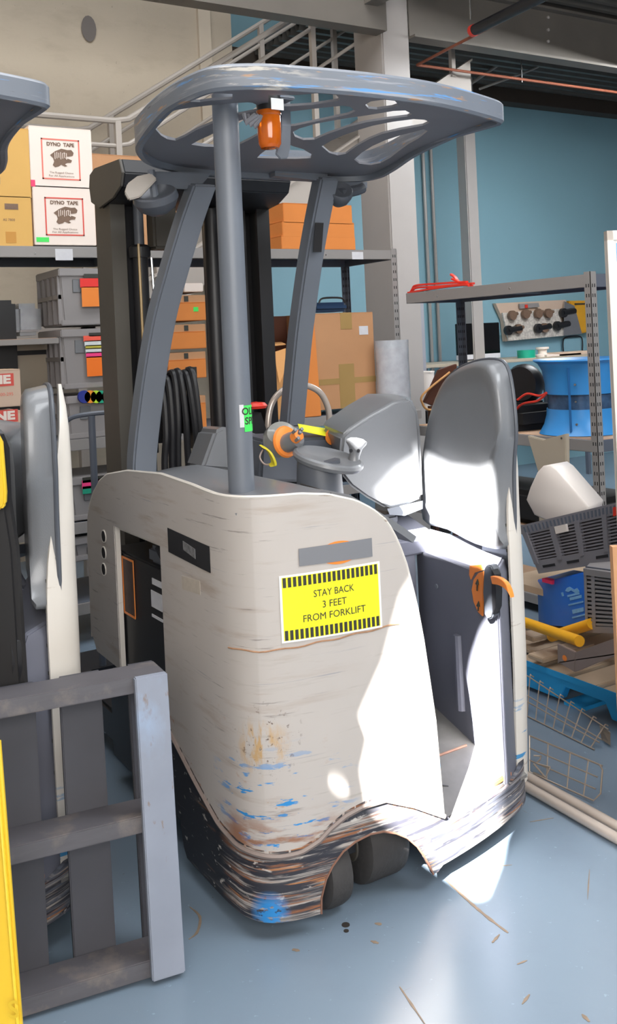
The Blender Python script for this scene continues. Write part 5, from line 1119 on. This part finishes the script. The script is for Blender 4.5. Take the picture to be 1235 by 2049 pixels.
# blue drum (cable reel)
a_, b_ = PX(1131, 880, 2.85), PX(1131, 740, 2.85)
T = thing('blue_drum', 'waisted blue plastic drum on the right rack shelf', 'drum', (2.85, 1.48, .98))
dc = (2.85, 1.46, .98); hh = 1.375-.98; R1 = .235
MB().lathe([(.001, 0), (R1*.98, 0), (R1*.95, .012), (R1*.86, .05), (R1*.80, .10), (R1*.79, .135), (.001, .135)], dc, (0, 0, 1), 40).build('lower_flange', M['blueplastic'], T)
MB().lathe([(R1*.76, .135), (R1*.76, .215)], dc, (0, 0, 1), 40).build('wrapped_core', mat('wrapped_dark_core', (60, 85, 115), 0.2, var=0.4, vscale=20), T)
MB().lathe([(.001, .215), (R1*.80, .215), (R1*.81, .27), (R1*.86, .34), (R1*.95, hh-.015), (R1*1.06, hh), (R1*1.05, hh+.008), (R1*.9, hh-.01), (R1*.7, .30), (.001, .28)], dc, (0, 0, 1), 40).build('upper_flange', M['blueplastic'], T)
for zz in (.06, .18, .27):
    th = math.radians(215); MB().lathe([(.008, 0), (.006, .006)], (dc[0]+R1*.84*math.cos(th), dc[1]+R1*.84*math.sin(th), dc[2]+zz), (math.cos(th), math.sin(th), 0), 8).build('bolt', M['chrome'], T)
MB().box(dc[0]-R1*.86, dc[0]-R1*.80, dc[1]-.004-.1, dc[1]-.1, dc[2]+.02, dc[2]+.36).build('seam', cm('dark_blue_seam', (40, 105, 165)), T)
# beige bent panel in front of the rack shelf
T = thing('beige_panel', 'bent beige metal panel leaning in front of the blue drum shelf', 'panel', (2.5, 1.5, .5))
P1 = [PX(*p, 2.48) for p in ((1055, 872), (1088, 880), (1132, 868), (1133, 945), (1092, 985), (1078, 950))]
MB().loft([P1, [p+Vector((.03, 0, 0)) for p in P1]]).build('sheet', M['beige'], T, bevel=.004)
for p in ((1124, 877), (1126, 941)): q = PX(*p, 2.478); MB().lathe([(.006, 0), (.005, .003)], q, (-1, 0, 0), 8).build('screw', M['ink'], T)
a_ = PX(1078, 950, 2.5); MB().box(2.49, 2.51, a_.y-.05, a_.y, 0, a_.z).build('leg', M['beige'], T)
# white bin and tilted grey crate
def ptilt(L_, x): return [PX(*p, x) for p in L_]
T = thing('plastic_tub', 'off-white plastic tub with rounded edges upside down on the grey crate', 'tub', (2.1, .8, .7))
L1 = [PX(1054, 1000, 2.0), PX(1062, 975, 2.0), PX(1076, 945, 2.0), PX(1088, 932, 2.0), PX(1103, 929, 2.0), PX(1116, 938, 2.0), PX(1180, 1014, 1.95), PX(1176, 1034, 1.95), PX(1105, 1046, 1.97), PX(1070, 1030, 1.99)]
dv = PX(1138, 921, 2.2)-PX(1106, 929, 2.0)
L2 = [p+dv for p in L1]; L2 = [p.lerp(sum(L2, Vector())/len(L2), .04) for p in L2]
c1_, c2_ = sum(L1, Vector())/len(L1), sum(L2, Vector())/len(L2)
MB().loft([[p.lerp(c1_, .08)-dv*.05 for p in L1], [p.lerp(c1_, .02)-dv*.02 for p in L1], L1, L2, [p.lerp(c2_, .08)+dv*.05 for p in L2]]).build('tub_body', M['bin'], T, ang=70)
# crate: tilted rectangle in the x plane, with framed windows
T = thing('folding_crate', 'grey tilted folding crate with barred windows and a white handle tab', 'crate', (2.0, .7, .3))
c00, c10, c01, c11 = (1078, 1148), (1245, 1122), (1040, 1052), (1245, 1003)
def cpt(u, v_, d=0):
    px = (c00[0]*(1-u)+c10[0]*u)*(1-v_)+(c01[0]*(1-u)+c11[0]*u)*v_; py = (c00[1]*(1-u)+c10[1]*u)*(1-v_)+(c01[1]*(1-u)+c11[1]*u)*v_
    return PX(px, py, 1.88)+Vector((d, 0, 0))
def cbar(u0, u1, v0, v1, name, m_, d0=0, d1=.02):
    MB().hexa([cpt(u0, v0, d0), cpt(u1, v0, d0), cpt(u0, v0, d1), cpt(u1, v0, d1), cpt(u0, v1, d0), cpt(u1, v1, d0), cpt(u0, v1, d1), cpt(u1, v1, d1)]).build(name, m_, T)
cbar(0, 1, 0, .26, 'lower_rail', M['crate']); cbar(0, 1, .80, 1, 'upper_rail', M['crate'])
for u in (0, .27, .52, .80, .955): cbar(u, u+.045, .2, .85, 'post', M['crate'], -.004, .018)
for w0, w1 in ((.045, .27), (.315, .52), (.565, .80), (.845, .955)):
    for k in range(9): cbar(w0, w1, .28+.058*k, .31+.058*k, 'bar', M['crate'], .003, .012)
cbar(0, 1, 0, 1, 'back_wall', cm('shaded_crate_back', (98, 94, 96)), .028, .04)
for k in range(26): cbar(.03+.037*k, .045+.037*k, .84, .96, 'tooth', M['rackdark'], -.003, .001)
for u0 in (.08, .36, .70): cbar(u0, u0+.14, .10, .15, 'slot', M['rackhole'], -.002, .001)
cbar(.335, .45, .69, .83, 'handle_tab', M['bin'], -.012, .0); cbar(.93, 1.0, .78, .93, 'red_tab', M['red'], -.012, .0)
MB().loft([[cpt(0, .02, .03), cpt(1, .02, .03), cpt(1, .98, .03), cpt(0, .98, .03)], [cpt(0, .02, .3), cpt(1, .02, .3), cpt(1, .98, .3), cpt(0, .98, .3)]], caps=False).build('crate_shell', M['crate'], T)
# board shelf under the crate with the stand that carries it
T = thing('low_shelf', 'low timber shelf carrying the tilted grey crate beside the forklift', 'shelf', (2.1, .9, .0))
a_ = PX(1046, 1160, 1.98); 
MB().box(1.98, 2.5, .45, a_.y+.15, a_.z-.05, a_.z-.02).build('shelf_board', M['deckboard'], T)
zs_ = a_.z-.05
for x in (2.03, 2.46):
    for y in (.50, 1.15): MB().box(x-.02, x+.02, y-.02, y+.02, .14, zs_).build('leg', M['black'], T)
# printed blue box, grey basket
T = thing('printed_blue_box', 'bright blue printed box with pale lettering under the grey crate', 'box', (1.95, .75, .14))
fA = [PX(1112, 1255, 1.94), PX(1172, 1240, 1.88), PX(1172, 1144, 1.90), PX(1082, 1162, 2.0)]
mb = MB(); F1 = [PX(1128, 1255, 1.88), PX(1175, 1243, 1.84), PX(1175, 1144, 1.86), PX(1092, 1164, 1.93)]
mb.loft([F1, [PX(1078, 1250, 2.08), PX(1150, 1230, 2.1), PX(1150, 1140, 2.1), PX(1075, 1160, 2.08)]]); mb.build('carton', M['blueprint'], T, bevel=.004)
def bpt(u, v_, d=-.003): 
    a_ = F1[0].lerp(F1[1], u); b_ = F1[3].lerp(F1[2], u); return a_.lerp(b_, v_)+Vector((d, d*.5, 0))
for (u0, u1, v0, v1) in ((.45, .8, .58, .62), (.50, .85, .50, .56), (.42, .90, .40, .43), (.5, .9, .22, .30), (.45, .95, .13, .16), (.30, .36, .62, .70)):
    MB().hexa([bpt(u0, v0), bpt(u1, v0), bpt(u0, v0, -.001), bpt(u1, v0, -.001), bpt(u0, v1), bpt(u1, v1), bpt(u0, v1, -.001), bpt(u1, v1, -.001)]).build('printed_line', M['paleink'], T)
dr = [bpt(u, v_) for u, v_ in ((.42, .72), (.5, .68), (.58, .70), (.72, .60), (.80, .64), (.75, .72), (.66, .70), (.56, .78), (.48, .77))]
MB().loft([dr, [p+Vector((.002, .001, 0)) for p in dr]]).build('printed_shape', M['paleink'], T)
a_ = PX(1085, 1160, 1.9); MB().box(1.9, 1.93, a_.y-.06, a_.y, a_.z-.01, a_.z+.006).build('pink_tab', M['pink'], T)
T = thing('plastic_basket', 'light grey slotted plastic basket right of the blue printed box', 'basket', (1.8, .45, .14))
B0, B1, B2, B3 = PX(1172, 1266, 1.78), PX(1245, 1268, 1.66), PX(1245, 1148, 1.66), PX(1168, 1137, 1.78)
def kpt(u, v_, d=0): return B0.lerp(B1, u).lerp(B3.lerp(B2, u), v_)+Vector((d, d*.6, 0))
def kbar(u0, u1, v0, v1, d0=0, d1=.01, nm='bar', m_=None):
    MB().hexa([kpt(u0, v0, d0), kpt(u1, v0, d0), kpt(u0, v0, d1), kpt(u1, v0, d1), kpt(u0, v1, d0), kpt(u1, v1, d0), kpt(u0, v1, d1), kpt(u1, v1, d1)]).build(nm, m_ or M['tote'], T)
for u0, u1 in ((0, .08), (.2, .3), (.9, 1)): kbar(u0, u1, 0, 1, nm='post')
kbar(0, 1, 0, .1, nm='rail'); kbar(0, 1, .9, 1, -.004, nm='rail')
for k in range(12): kbar(.08, .9, .115+.066*k, .148+.066*k, .001, .009, nm='slat')
kbar(0, 1, 0, 1, .03, .035, 'inner_wall', M['rackdark'])
MB().loft([[kpt(0, 0, .01), kpt(1, 0, .01), kpt(1, .98, .01), kpt(0, .98, .01)], [p+Vector((.22, .13, 0)) for p in (kpt(0, 0, .01), kpt(1, 0, .01), kpt(1, .98, .01), kpt(0, .98, .01))]], caps=False).build('basket_shell', M['tote'], T)
bb = [kpt(*p, -.03) for p in ((.75, .72), (1.0, .85), (1.0, .35), (.88, .50))]
tag(MB().loft([bb, [p+Vector((.015, .01, 0)) for p in bb]]).build('cardboard_scrap', M['cardpink'], bevel=.002), 'pinkish cardboard scrap sticking out in front of the grey basket', 'scrap')
# yellow tubes and steel channel
for k, (p0, p1, x0, x1, lab) in enumerate((((1030, 1238), (1160, 1283), 1.86, 1.66, 'yellow plastic tube, the nearer of the crossed pair, end cut open'), ((1115, 1270), (1185, 1248), 1.82, 1.76, 'yellow plastic tube lying behind the open-ended one'))):
    a_, b_ = PX(*p0, x0), PX(*p1, x1); d_ = (b_-a_).normalized()
    mb = MB(); mb.tube([a_-d_*.05, b_], .022, 18); o = mb.build('yellow_tube', M['yellow'] if False else cm('amber_yellow_tube', (246, 178, 30))); tag(o, lab, 'tube', 'yellow tubes on the pallet')
T = thing('steel_channel', 'dull steel angle box section with an orange marked hole on the pallet', 'steel section', (1.6, .45, .14))
E0 = [PX(*p, 1.62) for p in ((1116, 1325), (1150, 1345), (1152, 1305), (1115, 1288))]
E1 = [PX(*p, 1.62) for p in ((1150, 1345), (1250, 1305), (1250, 1270), (1152, 1305))]
MB().loft([E0, [p+Vector((.01, .0, 0)) for p in E0]]).build('end_plate', M['channel'], T, bevel=.002)
MB().loft([E1, [p+Vector((.012, 0, 0)) for p in E1]]).build('side_plate', M['channel'], T, bevel=.002)
fl_ = [E0[0], E1[1], E1[1]+Vector((.1, .0, 0)), E0[0]+Vector((.1, .05, 0))]; MB().loft([fl_, [p+Vector((0, 0, -.004)) for p in fl_]]).build('bottom_plate', M['channel'], T)
q = PX(1130, 1317, 1.617); MB().lathe([(.012, 0), (.006, .001)], q, (-1, 0, 0), 14).build('marked_hole', M['orange'], T)
T = thing('stacked_planks', 'short pale timber offcuts at the back of the blue pallet', 'timber', (1.95, 1.05, .14))
for i, (p, s_) in enumerate((((1075, 1290), .16), ((1090, 1305), .2), ((1070, 1265), .2))):
    q = PZ(*p, .16+.02*i); MB().box(q.x-.06, q.x+.25, q.y-.05, q.y+.04, .135+.022*i, .155+.022*i).build('plank', M['deckboard'], T, bevel=.003)
# blue pallet
T = thing('blue_pallet', 'blue painted timber pallet with weathered deck boards', 'pallet', (2.2, .7, 0))
xp = 1.76
for x in (xp, 2.25, 2.74): 
    pts = [(.0, .015), (.55, .015), (.55, .105), (.0, .105)]
    MB().prism([(-.05, .015), (.36, .015), (.39, .075), (.60, .075), (.63, .015), (1.2, .015), (1.2, .112), (-.05, .112)], 'x', x, x+.04).build('stringer', M['bluepallet'], T, bevel=.003)
for k in range(8):
    y0 = -.05+k*.158; MB().box(xp-.01, xp+1.04, y0, y0+.125, .112, .132).build('deck_board', M['deckboard'], T, bevel=.003)
for k in range(3):
    y0 = -.05+k*.56; MB().box(xp, xp+1.02, y0, y0+.1, .0, .016).build('bottom_board', M['bluepallet'], T)
MB().box(xp-.012, xp-.009, -.05, 1.2, .108, .1325).build('blue_edge', M['bluepallet'], T)
text('NORTH-TR', .035, (xp-.002, .17, .055), (0, -1, 0), (0, 0, 1), 'lettering', M['paleink'], T)
# wire racks on the floor
def wire(T, pts, r=.003, nm='wire'): MB().tube(pts, r, 6).build(nm, M['wire'], T)
T = thing('wire_shelf', 'long bare wire shelf standing on edge along the blue pallet', 'wire rack', (1.7, .5, 0))
W1 = lambda px, py, z: PZ(px, py, z)
A0, A1 = PX(1050, 1352, 1.70), PX(1225, 1462, 1.60)
P0, P1 = PZ(1050, 1430, .004), PZ(1190, 1500, .004)
T0, T1_ = PZ(1055, 1352, .10), PZ(1218, 1460, .06)
for f in (0, .35, .5, 1): wire(T, [P0.lerp(T0, f)+Vector((0, 0, .0)), P1.lerp(T1_, f)], .0028)
for k in range(8): 
    u = .04+k*.13; wire(T, catmull([P0.lerp(P1, u), T0.lerp(T1_, u), T0.lerp(T1_, u)+Vector((.008, 0, .006)), T0.lerp(T1_, u+.01)+Vector((.018, 0, 0))], 4), .0025)
q = [PZ(1200, 1452, .06), PZ(1222, 1466, .05), PZ(1222, 1492, .01), PZ(1204, 1480, .01)]; MB().loft([q, [p+Vector((.004, .004, 0)) for p in q]]).build('end_bracket', M['wire'], T)
T = thing('wire_basket', 'small bare wire basket lying on the floor beside the silver bars', 'wire basket', (1.35, .25, 0))
bA = [PZ(1062, 1470, .08), PZ(1205, 1532, .08), PZ(1205, 1582, .08), PZ(1180, 1602, .012), PZ(1065, 1548, .012)]
top = [PZ(1060, 1472, .09), PZ(1200, 1530, .09), PZ(1206, 1540, .09), PZ(1202, 1588, .02), PZ(1188, 1602, .01), PZ(1060, 1545, .01)]
wire(T, top+[top[0]], .003); wire(T, [p+Vector((0, -.012, 0)) for p in top[:2]], .003)
for u in (.0, .28, .6, .85):
    a_ = top[0].lerp(top[1], u); b_ = top[5].lerp(top[4], u); wire(T, [a_, b_], .0025)
for v_ in (.35, .68): wire(T, [top[0].lerp(top[5], v_), top[1].lerp(top[4], v_)], .0025)
T = thing('wire_hook_rack', 'short welded wire hook piece between basket and forklift', 'wire hook', (1.25, .28, 0))
wire(T, [PZ(1068, 1512, .05), PZ(1083, 1513, .05), PZ(1081, 1520, .05), PZ(1073, 1527, .04), PZ(1101, 1535, .04), PZ(1092, 1556, .02), PZ(1068, 1546, .02)], .003)
wire(T, [PZ(1068, 1528, .05), PZ(1092, 1556, .02)], .003)
# silver bars
for p0, p1, lab in (((1040, 1545), (1260, 1668), 'bright steel bar on the floor, the farther of the pair'), ((1030, 1560), (1260, 1692), 'bright steel bar on the floor, the nearer of the pair')):
    a_, b_ = PZ(*p0, .02), PZ(*p1, .02); d_ = (b_-a_).normalized()
    tag(MB().tube([a_-d_*.1, b_+d_*.3], .0165, 14).build('steel_bar', M['brushed']), lab, 'bar', 'bright steel bars on the floor')
# whiteboard edge and plywood edge at the right frame edge
T = thing('whiteboard', 'white framed board standing at the right edge of the frame', 'board', (1.36, -.1, 0))
a_ = PZ(1214, 460, 1.86); Yd = 3.1
def PD(px, py, d): return CAM+ray(px, py)*d
f_ = [PD(1214, 462, Yd), PD(1290, 458, Yd)]; zt_ = f_[0].z; 
xl, yl = f_[0].x, f_[0].y; ux, uy = R0.x, R0.y
def wb(u0, u1, z0, z1, d0, d1, nm, m_):
    P = []
    for z in (z0, z1):
        for d in (d0, d1):
            for u in (u0, u1): P.append((xl+ux*u+F0.x*d, yl+uy*u+F0.y*d, z))
    MB().hexa([P[0], P[1], P[2], P[3], P[4], P[5], P[6], P[7]]).build(nm, m_, T)
wb(.0, .8, .72, zt_, .005, .02, 'panel', M['white']); wb(0, .02, .72, zt_, -.004, .03, 'frame', cm('cream_frame', (225, 215, 205))); wb(0, .8, zt_-.03, zt_, -.004, .03, 'frame', cm('cream_frame', (225, 215, 205)))
wb(.03, .3, zt_-.1, zt_-.04, .003, .006, 'blue_print', M['paleink']); wb(.02, .05, 0, .72, .0, .03, 'leg', M['label']); wb(.76, .79, 0, .72, .0, .03, 'leg', M['label'])
T = thing('plywood_sheet', 'upright plywood sheet edge at the right frame edge beside the crate', 'plywood', (1.3, -.1, 0))
f_ = PD(1226, 1095, 2.95); f2 = PD(1226, 1095, 2.95)
xl, yl = f_.x, f_.y; wb(0, .02, 0.0, f_.z, 0, .03, 'edge', M['ply']); wb(.02, .5, 0.0, f_.z, .02, .03, 'sheet', M['ply'])
# ------------------------------------------------------------------ grey pallet leaning at left
GP = thing('grey_pallet', 'weathered grey timber pallet standing on edge in front of the forklift', 'pallet', (-.45, -.1, 0))
# pallet frame: u along its width (to the left), v up, w towards its back; it leans back a little
g0 = PZ(372, 1956, 0); g1 = PZ(150, 2026, 0); ud_ = (g1-g0); ud_.z = 0; ud_.normalize()   # bottom edge runs left
nd_ = Vector((-ud_.y, ud_.x, 0)); nd_ = nd_ if nd_.dot(F0) > 0 else -nd_
lean = math.radians(3.5); vd_ = Vector((0, 0, 1))*math.cos(lean)+nd_*math.sin(lean); wd_ = nd_*math.cos(lean)-Vector((0, 0, 1))*math.sin(lean)
def gpt(u, v_, w_): return g0+ud_*u+vd_*v_+wd_*w_+Vector((0, 0, .012))
def gbox(u0, u1, v0, v1, w0, w1, nm, m_): MB().hexa([gpt(u, v_, w_) for v_ in (v0, v1) for w_ in (w0, w1) for u in (u0, u1)]).build(nm, m_, GP, bevel=.003)
GH = .725
gbox(0, .082, 0, GH, 0, .022, 'face_board', M['palletface'])
for v0 in (0, .345, GH-.042): gbox(.0, 1.0, v0, v0+.042, .022, .135, 'stringer', M['palletgrey'])
for u0, u1 in ((.0, .07), (.14, .245), (.305, .40), (.46, .56), (.62, .72)): gbox(u0, u1, -.0, GH-.002, .135, .155, 'slat', M['slat'])
# yellow plastic panels and small peg at the left edge
T = thing('yellow_floor_stand', 'yellow plastic stand panel at the lower left frame edge', 'stand', (-.8, -.5, 0))
e0, e1 = PD(44, 2080, 1.95), PD(-2, 1480, 2.1)
L_ = [PD(44, 2080, 1.95), PD(-2, 1480, 2.1), PD(-60, 1470, 2.1), PD(-120, 2090, 1.95)]
MB().loft([L_, [p+F0*.02 for p in L_]]).build('panel', M['yellow'], T, bevel=.006)
e_ = [PD(35, 2049, 1.945), PD(-12, 1480, 2.095)]; MB().tube(e_, .004).build('raised_edge', M['yellow'], T)
text('S', .05, PD(27, 2022, 1.945), R0*1.0, U0, 'embossed_mark', M['yellow'], T, bold=.001)
T = thing('black_machine', 'black machine with a rounded yellow cover at the left frame edge', 'machine', (-1.2, .0, 0))
L_ = [PD(-60, 870, 2.41), PD(-6, 868, 2.41), PD(3, 885, 2.41), PD(11, 985, 2.41), PD(10, 1010, 2.41), PD(2, 1021, 2.41), PD(-60, 1022, 2.41)]
MB().loft([L_, [p+F0*.02 for p in L_]]).build('yellow_cover', M['yellow'], T, bevel=.005)
L_ = [PD(-60, 855, 2.45), PD(-5, 862, 2.45), PD(10, 900, 2.45), PD(14, 1000, 2.45), PD(30, 1100, 2.45), PD(50, 1420, 2.45)]
e_ = PD(50, 1420, 2.45); L_ += [Vector((e_.x, e_.y, 0)), Vector((PD(-60, 1420, 2.45).x, PD(-60, 1420, 2.45).y, 0))]
MB().loft([L_, [p+F0*.05 for p in L_]]).build('body', cm('matt_black_plastic', (30, 29, 31)), T, bevel=.012)
q = PZ(52, 2010, 0); tag(MB().loft([[q+p for p in (Vector((-.02, -.02, 0)), Vector((.02, -.02, 0)), Vector((.02, .02, 0)), Vector((-.02, .02, 0)))], [q+p for p in (Vector((-.014, -.014, .045)), Vector((.014, -.014, .045)), Vector((.014, .014, .045)), Vector((-.014, .014, .045)))]]).build('timber_peg', M['card'], bevel=.004), 'small pale timber peg on the floor at the left end of the grey pallet', 'peg')
